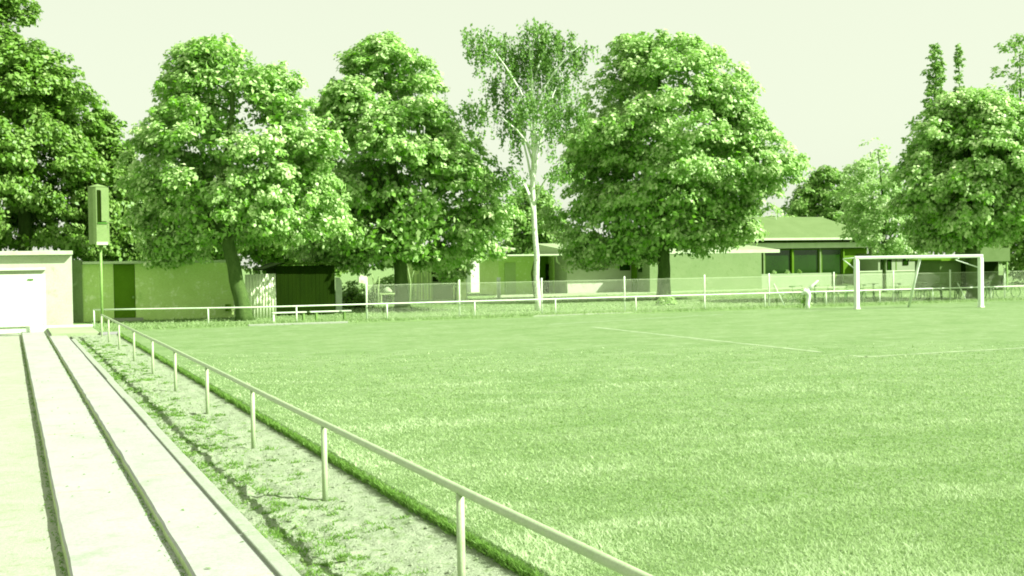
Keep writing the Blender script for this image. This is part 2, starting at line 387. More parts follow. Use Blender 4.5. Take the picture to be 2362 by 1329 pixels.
tag(np_mesh('sand_weeds', V, Fc, M['edge_blade'], attr=RNG.beta(1.3, 2, N), nside=3), 'low weeds growing in the churned sand', 'weeds', kind='stuff')
s = MB()
for i in range(900):
    y = math.exp(random.uniform(math.log(6.5), math.log(40))); x = random.uniform(2.1, 3.65); r = random.uniform(.008, .03)
    c = Vector((x, y, -.105 + lump(x, y) + r * .2)); q = [c + Vector((random.uniform(.6, 1.2) * a * r, random.uniform(.6, 1.2) * b * r, random.uniform(.5, .9) * d * r)) for a, b, d in ((1, 0, 0), (0, 1, 0), (-1, 0, 0), (0, -1, 0), (0, 0, 1), (0, 0, -1))]
    s.add(q, [(0, 1, 4), (1, 2, 4), (2, 3, 4), (3, 0, 4), (1, 0, 5), (2, 1, 5), (3, 2, 5), (0, 3, 5)])
tag(s.build('sand_clods', M['sand']), 'small clods lying on the churned sand', 'clods', kind='stuff')
cl = []
while len(cl) < 330:
    y = math.exp(random.uniform(math.log(6.5), math.log(44))); x = 2.15 + abs(random.gauss(0, .5))
    if x < 3.6 and noise.noise((x * 2.0, y * .9, 44)) > -.15: cl.append((x, y, random.uniform(.6, 1.5)))
ci = np.repeat(np.arange(len(cl)), 34); ca = np.array(cl); N = len(ci)
X = ca[ci, 0] + RNG.normal(0, .030, N) * ca[ci, 2] * 1.5; Yg = ca[ci, 1] + RNG.normal(0, .035, N) * ca[ci, 2]
V, Fc = blades(N, X, Yg, RNG.uniform(.015, .05, N) * ca[ci, 2], .006 + .0010 * Yg, RNG.uniform(.4, 1.6, N), bz=np.array([-.11 + lump(x, y) for x, y in zip(X, Yg)]))
tag(np_mesh('grass_tufts', V, Fc, M['edge_blade'], attr=RNG.beta(1.2, 2.6, N), nside=3), 'clumpy grass tufts growing on the churned sand', 'grass', kind='stuff')
M['soil'] = surf('dark_soil', (.085, .165, .028), (.12, .20, .05), 5, .95, None, 35, .6, .02)  # dark earth tone for the larger clods
s = MB()
for i in range(620):
    y = math.exp(random.uniform(math.log(6.5), math.log(46))); x = 2.13 + abs(random.gauss(0, .34)); r = random.uniform(.012, .045)
    if x > 3.5 or noise.noise((x * 2.2, y * 1.1, 14)) < -.1: continue
    c = Vector((x, y, -.105 + lump(x, y) - r * .1)); q = [c + Vector((random.uniform(.5, 1.7) * a * r, random.uniform(.5, 1.4) * b * r, random.uniform(.3, .7) * d * r)) for a, b, d in ((1, 0, 0), (0, 1, 0), (-1, 0, 0), (0, -1, 0), (0, 0, 1), (0, 0, -1))]
    s.add(q, [(0, 1, 4), (1, 2, 4), (2, 3, 4), (3, 0, 4), (1, 0, 5), (2, 1, 5), (3, 2, 5), (0, 3, 5)])
tag(s.build('soil_clods', M['soil']), 'dark soil clods heaped along the kerb', 'clods', kind='stuff')
def leaf_litter(name, pts, size):
    V = []; F = []
    for p in pts:
        a = random.uniform(0, 6.28); l = size * random.uniform(.6, 1.3); u = Vector((math.cos(a), math.sin(a), random.uniform(-.1, .25))) * l; w_ = Vector((-u.y, u.x, 0)) * .45
        n = len(V); V += [p - u, p - w_ + Vector((0, 0, .012)), p + u, p + w_ + Vector((0, 0, .004))]; F.append((n, n + 1, n + 2, n + 3))
    return np_mesh(name, V, F, M['edge_blade'], attr=[random.uniform(.1, .7) for _ in F])
pts = []
for i in range(260):
    y = math.exp(random.uniform(math.log(7), math.log(48))); q = random.random()
    if q < .42: pts.append(Vector((.40 - abs(random.gauss(0, .06)), y, -.312)))
    elif q < .7: pts.append(Vector((1.31 - abs(random.gauss(0, .05)), y, -.178)))
    elif q < .88: pts.append(Vector((random.uniform(.5, 1.3), random.uniform(14, 34), -.179)))
    else: pts.append(Vector((random.uniform(1.36, 1.94), y, -.089)))
tag(leaf_litter('leaf_litter', pts, .022), 'dry leaves scattered along the terrace steps', 'leaves', kind='stuff')
p = P(480, 1311, -.09)
tag(leaf_litter('fallen_leaf', [p], .04), 'single curled dry leaf lying on the upper terrace step', 'leaf')

# ------------------------------------------------------------------ trees
def leaves_mesh(name, pos, nrm, drp, size, m, parent, tone):
    """one rhombic leaf per position; nrm = facing, drp = direction the tip points"""
    n = len(pos)
    nrm = nrm / np.linalg.norm(nrm, axis=1)[:, None]
    d = drp - nrm * np.sum(drp * nrm, 1)[:, None]; d /= (np.linalg.norm(d, axis=1)[:, None] + 1e-9)
    u = np.cross(nrm, d); s = size[:, None]
    V = np.empty((n * 4, 3))
    V[0::4] = pos - d * s * .5; V[1::4] = pos + u * s * .36 + nrm * s * .06; V[2::4] = pos + d * s * .55; V[3::4] = pos - u * s * .36 + nrm * s * .06
    return np_mesh(name, V, np.arange(n * 4).reshape(n, 4), m, parent, tone)
CR = np.array(CAM_R); CF = np.array(CAM_F); UP = np.array([0, 0, 1.])
def make_tree(name, label, cat, base, k, outline, trunk, pads, per, m='leaf', bark='bark', group=None, leafs=(.15, .27), padr=(.45, .95), depth=.9, seed=1, gap=-.32, fmin=.42, limbs=9, droop=.75, flat=.42, inner=.07, tone_a=1.7, tone_b=1.9, trunk_r=None, bare=None, under=0.0, back=0.0):
    """outline: (height, left, right) in photo pixels from the trunk foot; k = pixels per metre there; trunk: the same for its axis"""
    rng = np.random.default_rng(seed); base = Vector(base)
    root = empty(name, base, label, cat, group)
    hz = np.array([o[0] / k for o in outline]); xl = np.array([o[1] / k for o in outline]); xr = np.array([o[2] / k for o in outline])
    order = np.argsort(hz); hz, xl, xr = hz[order], xl[order], xr[order]
    zz = np.linspace(hz[0], hz[-1], 200); ww = np.interp(zz, hz, (xr - xl) / 2); cdf = np.cumsum(ww); cdf /= cdf[-1]
    B = np.array(base)
    tp = [base + CAM_R * (a / k) + CAM_F * (c / k) + Vector((0, 0, h / k)) for h, a, c in trunk]
    tr = trunk_r or [max(.05, .30 * (1 - .75 * i / (len(tp) - 1))) for i in range(len(tp))]
    rr = list(tr)
    # finer trunk with a flared foot
    fine = []; fr = []
    for i in range(len(tp) - 1):
        for q in range(4):
            t_ = q / 4; p = tp[i].lerp(tp[i + 1], t_); r = rr[i] * (1 - t_) + rr[i + 1] * t_
            p = p + Vector((noise.noise((p.z * .9, seed, 0)), noise.noise((p.z * .9, seed, 7)), 0)) * .10 * (1 if i + q else 0)
            fine.append(p); fr.append(r * (1.35 if i == 0 and q == 0 else 1.08 if i == 0 and q == 1 else 1))
    fine.append(tp[-1]); fr.append(rr[-1]); fine[0] = fine[0] - Vector((0, 0, .1))
    MB().tube(fine, fr, 12).build('trunk', M[bark], root, smooth=True)
    ctr = []; rad = []
    tries = 0
    while len(ctr) < pads and tries < pads * 8:
        tries += 1
        z = np.interp(rng.random(), cdf, zz); a = rng.uniform(0, 2 * np.pi); f = fmin + (1 - fmin) * rng.random() ** .55
        wl, wr = np.interp(z, hz, xl), np.interp(z, hz, xr); c = (wl + wr) / 2; w_ = (wr - wl) / 2 * 1.06
        lob = 1 + .24 * noise.noise((math.cos(a) * 1.9 + seed, math.sin(a) * 1.9, z * .6))
        R = rng.uniform(*padr) * min(1, .45 + w_ / 2.2); w2 = max(.1, w_ * lob - R * .45)
        sn = math.sin(a); tl = min(1.0, max(0.0, (z - hz[0]) / (.5 * (hz[-1] - hz[0]))))
        if sn < 0: sn *= 1 - under * (1 - tl)
        p = B + CR * (c + w2 * f * math.cos(a)) + CF * (w2 * depth * f * sn + back) + UP * z
        if noise.noise((p[0] * .42 + seed * 5, p[1] * .42, p[2] * .52)) < gap: continue
        if bare and z < bare[0] / k and bare[1] / k < float((p - B) @ CR) < bare[2] / k and float((p - B) @ CF) < .6: continue
        ctr.append(p); rad.append(R)
    ctr = np.array(ctr); rad = np.array(rad)
    # limbs from the trunk out to pads
    zc = (hz[0] + hz[-1]) / 2; kz = [i for i in np.argsort(ctr[:, 2]) if ctr[i, 2] > hz[0]]
    pick = [kz[int(len(kz) * (j + .4) / (limbs + 1))] for j in range(limbs)] if limbs else []
    for j, i in enumerate(pick):
        e = Vector(ctr[i]); q = .38 + .6 * (e.z - base.z) / (hz[-1]); q = min(.97, q); pos = q * (len(fine) - 1); i0 = int(pos); st = fine[i0].lerp(fine[min(i0 + 1, len(fine) - 1)], pos - i0)
        if st.z > e.z - .3: st = fine[max(2, int(len(fine) * .4))]
        mid = st.lerp(e, .5) + Vector((0, 0, .12 * (e - st).length)); r0 = fr[min(i0, len(fr) - 1)] * .5
        MB().tube([st, st.lerp(mid, .55) + Vector((0, 0, .1)), mid, e], [r0, r0 * .75, r0 * .5, .02], 7).build('limb', M[bark], root, smooth=True)
    # leaves
    axis = np.array([fine[-1].x, fine[-1].y, base.z + zc * .8]); out = ctr - axis; out /= np.linalg.norm(out, axis=1)[:, None] + 1e-6
    ns = np.maximum(3, (9 * (rad / rad.mean()) ** 2)).astype(int); bi = np.repeat(np.arange(len(ctr)), ns); so = rng.normal(size=(len(bi), 3)); so /= np.linalg.norm(so, axis=1)[:, None]
    so *= (.45 + .55 * rng.random(len(bi)))[:, None]; so[:, 2] = np.where(so[:, 2] < 0, so[:, 2] * .6, so[:, 2])
    ro = so * rad[bi][:, None] * np.array([1, 1, flat + .12]); ro[:, 2] -= droop * .45 * (ro[:, 0] ** 2 + ro[:, 1] ** 2) / rad[bi]
    out = out[bi] * .6 + so * .6; out /= np.linalg.norm(out, axis=1)[:, None] + 1e-6
    ctr = ctr[bi] + ro; rad = rad.mean() * rng.uniform(.26, .52, len(bi))
    n = len(ctr); cnt = (per / 9 * (rad / rad.mean()) ** 2).astype(int); idx = np.repeat(np.arange(n), cnt); NL = len(idx)
    o = rng.normal(size=(NL, 3)); o /= np.linalg.norm(o, axis=1)[:, None]; o *= (rng.random(NL) ** .45)[:, None]
    off = o * rad[idx][:, None] * np.array([1, 1, .62]); h2 = off[:, 0] ** 2 + off[:, 1] ** 2
    outp = out[idx]; side = np.sum(off * outp, 1)
    off[:, 2] -= droop * h2 / rad[idx] * .5 + droop * .35 * np.clip(side, 0, None)
    pos = ctr[idx] + off + rng.normal(size=(NL, 3)) * .04
    nrm = outp * .45 + o * .55 + UP * .45 + rng.normal(size=(NL, 3)) * .42
    drp = outp * .5 - UP * .7 + rng.normal(size=(NL, 3)) * .5
    size = rng.uniform(leafs[0], leafs[1], NL)
    padtone = rng.normal(0, .15, n)[idx]
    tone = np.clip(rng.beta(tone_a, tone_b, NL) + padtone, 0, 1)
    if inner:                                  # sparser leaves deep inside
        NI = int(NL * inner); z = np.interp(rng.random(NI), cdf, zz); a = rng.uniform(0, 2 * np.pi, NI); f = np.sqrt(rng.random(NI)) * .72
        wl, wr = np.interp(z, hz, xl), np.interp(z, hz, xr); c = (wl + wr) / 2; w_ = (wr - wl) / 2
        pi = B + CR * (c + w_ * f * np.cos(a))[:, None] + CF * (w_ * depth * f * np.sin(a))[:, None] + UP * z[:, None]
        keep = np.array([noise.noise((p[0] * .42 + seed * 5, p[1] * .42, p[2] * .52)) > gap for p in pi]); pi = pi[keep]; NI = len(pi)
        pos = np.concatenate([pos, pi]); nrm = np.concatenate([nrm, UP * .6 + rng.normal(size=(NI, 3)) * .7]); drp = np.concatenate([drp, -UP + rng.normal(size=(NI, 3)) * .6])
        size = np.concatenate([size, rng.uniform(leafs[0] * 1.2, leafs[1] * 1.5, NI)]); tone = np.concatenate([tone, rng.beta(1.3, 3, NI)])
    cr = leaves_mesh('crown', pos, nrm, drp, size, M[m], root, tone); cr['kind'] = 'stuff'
    return root, fine

def rel(x0, y0, rows): return [(y0 - y, a - x0, b - x0) for y, a, b in rows]
def kz(b): return FPX / (.3811 * b.x + .9245 * b.y)
b1 = P(565, 739)
make_tree('lime_tree', 'bright leafy tree with leaning bare trunk in front of the low building', 'tree', b1, kz(b1),
    rel(565, 739, [(78, 480, 600), (92, 440, 640), (150, 392, 668), (200, 356, 690), (240, 330, 735), (280, 295, 770), (330, 296, 800), (420, 300, 810), (490, 308, 815), (525, 318, 800), (550, 325, 600), (590, 340, 430)]),
    [(0, 0, 0), (60, -10, 0), (130, -24, 0), (222, -46, 0), (330, -40, 5), (480, -20, 0), (620, -15, 0)], 300, 270, seed=3, leafs=(.13, .24), padr=(.4, 1.15), bare=(235, -75, 60), depth=.62, back=.9, under=.3, trunk_r=[.36, .33, .30, .27, .2, .12, .04], gap=-.12)
b2_ = P(930, 717)
make_tree('lime_tree', 'broad dark-bellied tree between the leaning tree and the white-stemmed birch', 'tree', b2_, kz(b2_),
    rel(930, 717, [(86, 862, 932), (110, 825, 960), (150, 785, 1000), (205, 765, 1025), (260, 758, 1060), (330, 752, 1110), (420, 742, 1165), (490, 720, 1185), (535, 665, 1180), (570, 660, 1165), (600, 760, 1150)]),
    [(0, 0, 0), (60, -3, 0), (130, -6, 0), (230, -8, 0), (340, -20, 5), (480, -30, 0), (600, -40, 0)], 380, 260, seed=8, trunk_r=[.37, .34, .31, .27, .2, .12, .04], leafs=(.15, .28), padr=(.45, 1.35), gap=-.16, bare=(105, -45, 45), under=.9)
b3_ = P(1530, 692)
make_tree('lime_tree', 'tall round tree with dark lower crown in front of the clubhouse', 'tree', b3_, kz(b3_),
    rel(1530, 692, [(60, 1465, 1530), (85, 1440, 1590), (120, 1405, 1655), (170, 1375, 1705), (230, 1345, 1740), (300, 1325, 1785), (350, 1318, 1828), (410, 1305, 1838), (460, 1285, 1800), (500, 1272, 1760), (540, 1278, 1735), (565, 1295, 1700), (595, 1320, 1420)]),
    [(0, 0, 0), (60, 2, 0), (120, 2, 0), (190, 2, 0), (300, 5, 5), (450, 0, 0), (590, -10, 0)], 430, 260, seed=15, trunk_r=[.42, .38, .36, .32, .24, .14, .05], leafs=(.17, .31), padr=(.5, 1.6), gap=-.18, bare=(150, -40, 45), under=.95)
b4_ = P(2243, 691)
make_tree('lime_tree', 'big round tree standing behind the goal with its dark trunk beside the goalpost', 'tree', b4_, kz(b4_),
    rel(2243, 691, [(206, 2205, 2290), (228, 2165, 2340), (262, 2138, 2375), (305, 2112, 2420), (355, 2096, 2450), (420, 2080, 2470), (470, 2072, 2480), (510, 2085, 2430), (535, 2095, 2300), (565, 2130, 2250)]),
    [(0, 0, 0), (60, 0, 0), (120, -2, 0), (190, -4, 0), (270, -8, 5), (380, -10, 0), (470, -5, 0)], 380, 250, seed=21, m='leaf', trunk_r=[.34, .32, .30, .27, .2, .12, .04], leafs=(.16, .29), padr=(.45, 1.4), gap=-.2, under=.5)
b5_ = onY(2040, 680, 66.0); b5_.z = 0
make_tree('small_tree', 'loose light tree rising behind the goal crossbar beside the clubhouse roof', 'tree', b5_, kz(b5_),
    rel(2040, 676, [(345, 2010, 2060), (375, 1965, 2085), (420, 1945, 2100), (470, 1940, 2120), (520, 1950, 2140), (560, 1960, 2145), (585, 1985, 2120)]),
    [(0, 0, 0), (60, 0, 0), (110, 2, 0), (180, 2, 0), (260, -6, 0), (330, -12, 0)], 190, 75, seed=27, m='leaf_light', trunk_r=[.13, .12, .11, .09, .06, .03], leafs=(.15, .26), padr=(.4, .8), gap=-.25, tone_a=2.2)
# the left-hand trees behind the shed
bl = onY(60, 650, 64.5); bl.z = 0
make_tree('large_tree', 'largest dark tree behind the white shed, its crown cut off by the photo edge', 'tree', bl, kz(bl),
    rel(60, 728, [(-60, -90, 40), (0, -130, 62), (45, -170, 70), (95, -200, 105), (150, -210, 165), (200, -215, 195), (260, -215, 210), (340, -210, 212), (430, -205, 215), (500, -190, 205), (560, -150, 190)]),
    [(0, 0, 0), (120, 0, 0), (240, 0, 0), (400, 0, 0), (600, -20, 0), (740, -40, 0)], 340, 250, seed=33, m='leaf_dark', trunk_r=[.4, .36, .3, .24, .14, .05], leafs=(.16, .29), padr=(.5, 1.5), gap=-.2)
bl2 = onY(240, 650, 66.0); bl2.z = 0
make_tree('tree', 'narrow dark tree filling the gap between the far left tree and the leaning tree', 'tree', bl2, kz(bl2),
    rel(240, 722, [(232, 215, 250), (265, 192, 275), (320, 175, 300), (400, 165, 330), (480, 160, 350), (550, 165, 355), (590, 185, 340)]),
    [(0, 0, 0), (120, 0, 0), (240, 0, 0), (400, 0, 0), (470, 0, 0)], 260, 90, seed=37, m='leaf_dark', trunk_r=[.22, .2, .16, .1, .04], leafs=(.18, .30), padr=(.5, 1.0), gap=-.4)
# trees further back
def back_tree(name, label, px, y, top, wl, wr, bot, pads, per, seed, m='leaf_far', prof=((0, .25), (.12, .6), (.35, .95), (.6, 1.0), (.85, .85), (1, .5)), leafs=(.25, .42), padr=(.8, 1.5), **kw):
    g = onY(px, 650, y); g.z = 0; k = kz(g); d = ray(px, 650); y0 = 0
    foot = cam_rot.transposed() @ (g - Vector((0, 0, CAMH))); y0 = CY - FPX * foot.y / foot.z * -1 if False else CY + FPX * foot.y / foot.z
    rows = [(top + (bot - top) * t, px + (wl - px) * s_, px + (wr - px) * s_) for t, s_ in prof]
    h = y0 - top
    return make_tree(name, label, 'tree', g, k, rel(px, y0, rows), [(0, 0, 0), (h * .3, 0, 0), (h * .6, 4, 0), (h * .92, 0, 0)], pads, per, m=m, seed=seed, leafs=leafs, padr=padr, gap=-.5, limbs=3, trunk_r=[.3, .25, .16, .05], **kw)
back_tree('tree', 'dark tree behind the tarred shed, seen below the crowns of the two near trees', 690, 78, 330, 560, 850, 630, 260, 70, 41, 'leaf_dark')
back_tree('tree', 'dark tree behind the low wall, to the left of the leaning trunk', 420, 76, 400, 300, 560, 620, 200, 70, 43, 'leaf_dark')
back_tree('tree', 'mid-green tree behind the white stem of the birch', 1225, 100, 430, 1150, 1310, 625, 190, 70, 45, 'leaf_far')
back_tree('tree', 'dark tree with haze-tinted leaves standing up behind the clubhouse roof', 1905, 112, 390, 1815, 2020, 600, 300, 80, 49, 'leaf_far', leafs=(.3, .5))  # no haze in the air, it is put into the paler leaf colour
back_tree('tree', 'tree behind the clubhouse, hidden for the most part by the round tree', 1620, 108, 470, 1480, 1850, 600, 190, 70, 51, 'leaf_far', leafs=(.3, .5))
back_tree('tree', 'tall thin-topped tree at the upper right corner behind the big round tree', 2355, 95, 85, 2285, 2450, 520, 110, 60, 53, 'leaf_far', leafs=(.28, .46), fmin=.2, inner=.03, prof=((0, .5), (.12, .75), (.25, .9), (.5, 1), (1, .8)))
back_tree('poplar_tree', 'taller, leafier one of the two slim poplars above the right-hand trees', 2160, 150, 103, 2136, 2184, 560, 220, 60, 55, 'leaf_far', leafs=(.3, .5), padr=(.5, .9), prof=((0, .5), (.1, .9), (.3, 1.0), (.6, 1), (1, .8)))
back_tree('poplar_tree', 'thinner one of the two slim poplars, nearer the right edge', 2215, 155, 103, 2202, 2229, 560, 170, 50, 57, 'leaf_far', leafs=(.3, .45), padr=(.4, .7), prof=((0, .5), (.1, .9), (.3, 1.0), (.6, 1), (1, 1)))
back_tree('tree', 'thin scrubby tree top showing above the roof beside the loose light tree', 2010, 100, 325, 1965, 2075, 520, 40, 40, 59, 'leaf_light', fmin=.2, inner=0)
back_tree('tree', 'dark tree at the right edge beyond the hut with the open front', 2420, 75, 420, 2290, 2560, 640, 190, 70, 61, 'leaf_dark')
# birch: white stem, rising forks, hanging strings of leaves
bb = P(1243, 716); kb = kz(bb)
def bp(x, y, dep=0): return bb + CAM_R * ((x - 1243) / kb) + CAM_F * dep + Vector((0, 0, (716 - y) / kb))
birch = empty('birch_tree', bb, 'slender birch with white stem and hanging strings of leaves', 'tree')
MB().tube([bp(1243, 722), bp(1241, 690), bp(1238, 640), bp(1240, 590), bp(1236, 540), bp(1234, 480), bp(1232, 430), bp(1236, 370), bp(1240, 300), bp(1236, 220), bp(1232, 130), bp(1228, 75)],
          [.19, .16, .145, .135, .13, .125, .12, .11, .095, .075, .045, .015], 12).build('trunk', M['birch'], birch, smooth=True)
MB().tube([bp(1236, 700), bp(1231, 660), bp(1228, 630), bp(1234, 600)], [.05, .06, .05, .02], 7).build('stub', M['bark'], birch, smooth=True)
rb = random.Random(5); rn = np.random.default_rng(5)
ends = []
for j, (sx, sy, ex, ey) in enumerate([(1234, 440, 1190, 250), (1234, 430, 1280, 230), (1236, 380, 1150, 180), (1236, 370, 1310, 160), (1238, 330, 1200, 110), (1238, 320, 1265, 90), (1238, 280, 1110, 90), (1238, 260, 1345, 110), (1236, 210, 1170, 75), (1236, 200, 1300, 75), (1234, 470, 1165, 380), (1234, 480, 1290, 400), (1236, 350, 1090, 240), (1236, 340, 1330, 250), (1234, 150, 1250, 60), (1238, 300, 1240, 130), (1236, 400, 1225, 240), (1234, 500, 1200, 420)]):
    dp = rb.uniform(-2.2, 2.2); a = bp(sx, sy); e = bp(ex, ey, dp); m_ = a.lerp(e, .5) + Vector((0, 0, .5))
    pts = [a, a.lerp(m_, .5) + Vector((0, 0, .2)), m_, m_.lerp(e, .5) + Vector((0, 0, .1)), e]
    MB().tube(pts, [.06, .05, .04, .03, .012], 6).build('limb', M['birch'], birch, smooth=True)
    for t_ in (.45, .6, .7, .8, .88, .94, 1.0, 1.03): ends.append((m_.lerp(e, t_) if t_ > .45 else m_, j))
pos = []; tone = []; twig = MB()
for e, j in ends:
    for q in range(5):
        s0 = e + Vector((rb.gauss(0, .38), rb.gauss(0, .38), rb.gauss(.05, .28))); L = rb.uniform(.5, 2.3 if rb.random() < .35 else 1.3)
        if j == 6: L *= 1.3
        if s0.z - L < 7.6 and abs((s0 - bb).dot(CAM_R) + .2) < .55 and (s0 - bb).dot(CAM_F) < .3: continue
        if j in (10, 11, 17): L *= .5; q += 2
        n = int(L * 24); tt = rn.random(n); sw = rb.uniform(-.12, .12)
        p = np.array(s0) + np.stack([sw * tt + rn.normal(0, .07, n), rn.normal(0, .07, n), -tt * L + rn.normal(0, .03, n)], 1)
        pos.append(p); tone.append(np.clip(rn.beta(1.6, 2, n) + rb.gauss(0, .1), 0, 1))
        if q < 3: twig.tube([s0, s0 + Vector((sw * .5, 0, -L * .5)), s0 + Vector((sw, 0, -L))], [.008, .006, .003], 3)
pos = np.concatenate(pos); tone = np.concatenate(tone); n = len(pos)
o = leaves_mesh('crown', pos, rn.normal(size=(n, 3)) + np.array([.3, -.6, .5]), np.array([0, 0, -1.]) + rn.normal(size=(n, 3)) * .4, rn.uniform(.11, .19, n), M['leaf_birch'], birch, tone); o['kind'] = 'stuff'
o = twig.build('twigs', M['bark'], birch); o['kind'] = 'stuff'
# low bush at the foot of the round tree, young willow-like tree by the garden hut
def bush(name, label, cat, c, rx_, rz_, n, m, seed, size=(.07, .14)):
    r = np.random.default_rng(seed); root = empty(name, c, label, cat)
    s = MB()
    for k_ in range(6): s.tube([c, c + Vector((r.uniform(-.6, .6) * rx_, r.uniform(-.6, .6) * rx_, rz_ * .8))], [.015, .006], 5)
    s.build('stem', M['bark'], root)
    o = r.normal(size=(n, 3)); o /= np.linalg.norm(o, axis=1)[:, None]; o *= (r.random(n) ** .5)[:, None]; o[:, 2] = np.abs(o[:, 2])
    p = np.array(c) + o * np.array([rx_, rx_ * .8, rz_]); lump_ = np.array([noise.noise((q[0] * 1.9, q[1] * 1.9, q[2] * 2.2 + seed)) for q in p]); k_ = lump_ > -.2
    p, o = p[k_], o[k_]; n = len(p)
    x = leaves_mesh('foliage', p, o + UP * .4 + r.normal(size=(n, 3)) * .5, o - UP * .4 + r.normal(size=(n, 3)) * .5, r.uniform(size[0], size[1], n), M[m], root, np.clip(r.beta(1.5, 2, n), 0, 1)); x['kind'] = 'stuff'
    return root
bush('low_bush', 'low leafy bush at the foot of the round tree', 'bush', P(1537, 703), .62, .5, 1500, 'leaf', 71)
c = onY(1050, 650, 68); c.z = 0
make_tree('young_tree', 'small pale young tree with drooping leaves beside the garden hut', 'tree', c, kz(c),
    rel(1050, 702, [(548, 1035, 1065), (575, 1015, 1085), (605, 1005, 1090), (640, 1012, 1078), (655, 1025, 1050)]), [(0, 0, 0), (60, 3, 0), (110, 2, 0), (140, 0, 0)], 46, 60, seed=73, m='leaf_light', trunk_r=[.06, .05, .04, .02], leafs=(.14, .24), padr=(.3, .6), limbs=3, droop=.9, inner=.05)
c = P(1128, 700); 
# ------------------------------------------------------------------ railings, mesh fence, goal
RX = 3.07
rail = empty('railing', (RX, 25, -.14), 'pale pipe railing running from the foreground along the touchline', 'railing')
pts = [(RX + .02 * noise.noise((y * .11, 1, 0)), y, .71 + .012 * noise.noise((y * .16, 5, 0))) for y in [-4 + i * 1.5 for i in range(34)] + [46.6]]
MB().tube(pts, .034, 14).build('top_rail', M['rail'], rail, smooth=True)
pm = None
for i in range(-2, 10):
    y = [0, 4.3, 8.52, 12.77, 16.9, 21.1, 25.4, 29.6, 34.2, 39.0, 43.2, 46.55][i + 2]
    s = MB().tube([(RX, y, -.22), (RX, y, .2), (RX, y, .685)], .031, 12)
    s.build('post', M['rail'], rail, smooth=True)
far = empty('railing', (20, 50, 0), 'long white pipe railing across the far end behind the goal', 'railing')
fy = lambda x: 52.6 - 2.4 * min(1, (x - 3.1) / 6) if x < 9.1 else 50.2
pts = [(x, fy(x), .70) for x in [3.15, 5, 7, 9.1, 12, 18, 24, 30, 36, 42, 48, 54, 62, 72]]
MB().tube(pts, .032, 10).build('top_rail', M['white'], far, smooth=True)
for x in [3.18, 7.5, 11.0, 14.9, 18.9, 22.8, 26.9, 30.6, 34.0, 37.6, 40.9, 44.3, 48.2, 52, 56, 60, 64, 68]:
    MB().tube([(x, fy(x), -.1), (x, fy(x), .69)], .030, 10).build('post', M['white'], far, smooth=True)
fence = empty('mesh_fence', (30, 50.35, 0), 'see-through wire mesh fence on tall white posts behind the far railing', 'fence')
FY = 50.36; xs = [14.05, 18.25, 22.2, 26.4, 30.7, 34.35, 38.2, 41.9, 45.6, 49.3, 53.2, 57.1, 61, 65]
for x in xs: MB().tube([(x, FY, -.1), (x, FY, 1.66)], .040, 10).build('post', M['white'], fence, smooth=True)
for (x, d) in ((34.5, .62), (45.95, .55)):
    MB().tube([(x + .1, FY - .05, 1.15 if d > .6 else .95), (x + d, FY - .25, -.05)], .026, 8).build('brace', M['white'], fence, smooth=True)
MB().tube([(xs[0], FY - .02, 1.50), (xs[-1], FY - .02, 1.50)], .006, 6).build('top_wire', M['wire'], fence)
s = []; F = []; hgt = 1.49; zb = .04; L0, L1 = xs[0], xs[-1]; st = .056; r = .0019; nV = 0
for sgn in (1, -1):
    x = L0 - hgt
    while x < L1 + hgt:
        za, zt = zb, zb + hgt; xa, xb = (x, x + hgt)
        if xa < L0: za += L0 - xa; xa = L0
        if xb > L1: zt -= xb - L1; xb = L1
        if xb - xa > .05:
            if sgn < 0: za, zt = zb + hgt - (za - zb), zb + hgt - (zt - zb)
            yo = FY - .045 + sgn * .003; dn = np.array([-(zt - za), 0, xb - xa]); dn = dn / np.linalg.norm(dn) * r
            for (px_, pz_) in ((xa, za), (xb, zt)):
                for a in range(3):
                    an = a * 2.094; s.append((px_ + dn[0] * math.cos(an), yo + r * math.sin(an), pz_ + dn[2] * math.cos(an)))
            F += [(nV + i, nV + (i + 1) % 3, nV + 3 + (i + 1) % 3, nV + 3 + i) for i in range(3)]; nV += 6
        x += st
o = np_mesh('wire_mesh', s, F, M['wire'], fence); o['kind'] = 'stuff'
# goal
gl, gr = P(1976.5, 713), P(2262.5, 709); gd = (gr - gl).normalized(); gn = Vector((-gd.y, gd.x, 0)); gh = 2.42
goal = empty('football_goal', (gl + gr) / 2, 'white football goal without a net, at the right of the pitch', 'goal')
for p in (gl, gr): MB().bar(p - Vector((0, 0, .1)), p + Vector((0, 0, gh - .13)), .20, .20).build('post', M['goal'], goal, bevel=.03)
for p in (gl, gr): MB().box(p.x - .13, p.x + .13, p.y - .13, p.y + .13, -.05, .05).build('foot_socket', M['white'], goal, bevel=.02)
MB().bar(gl - gd * .10 + Vector((0, 0, gh - .06)), gr + gd * .10 + Vector((0, 0, gh - .06)), .18, .15).build('crossbar', M['goal'], goal, bevel=.03)
for p, bx in ((gl, -1), (gr, -1)):
    T = p + Vector((0, 0, gh - .06)); e = T + gn * .9 - CAM_R * .35 * 1; q = p + Vector((0, 0, gh - .62))
    if p is gl: a, b, c_ = T + gn * .1, p - CAM_R * .52 + gn * .55 + Vector((0, 0, gh - .10)), q
    else: a, b, c_ = T - gd * .95 + gn * .15 - Vector((0, 0, .1)), T - gd * 1.0 + gn * .5 - Vector((0, 0, .16)), q
    pts = [a.lerp(b, t_) for t_ in (0, .5, .85)] + [b + (a.lerp(c_, .5) - b) * .06, b.lerp(c_, .12), b.lerp(c_, .5), c_]
    MB().tube(pts, .024, 8).build('net_bracket', M['goal'], goal, smooth=True)
top = gl.lerp(gr, .52) + Vector((0, 0, gh - .1)); ft = P(2095, 708)
MB().tube([top + gn * .12, ft - Vector((0, 0, .1))], .06, 10).build('back_stay', M['goal'], goal, smooth=True)

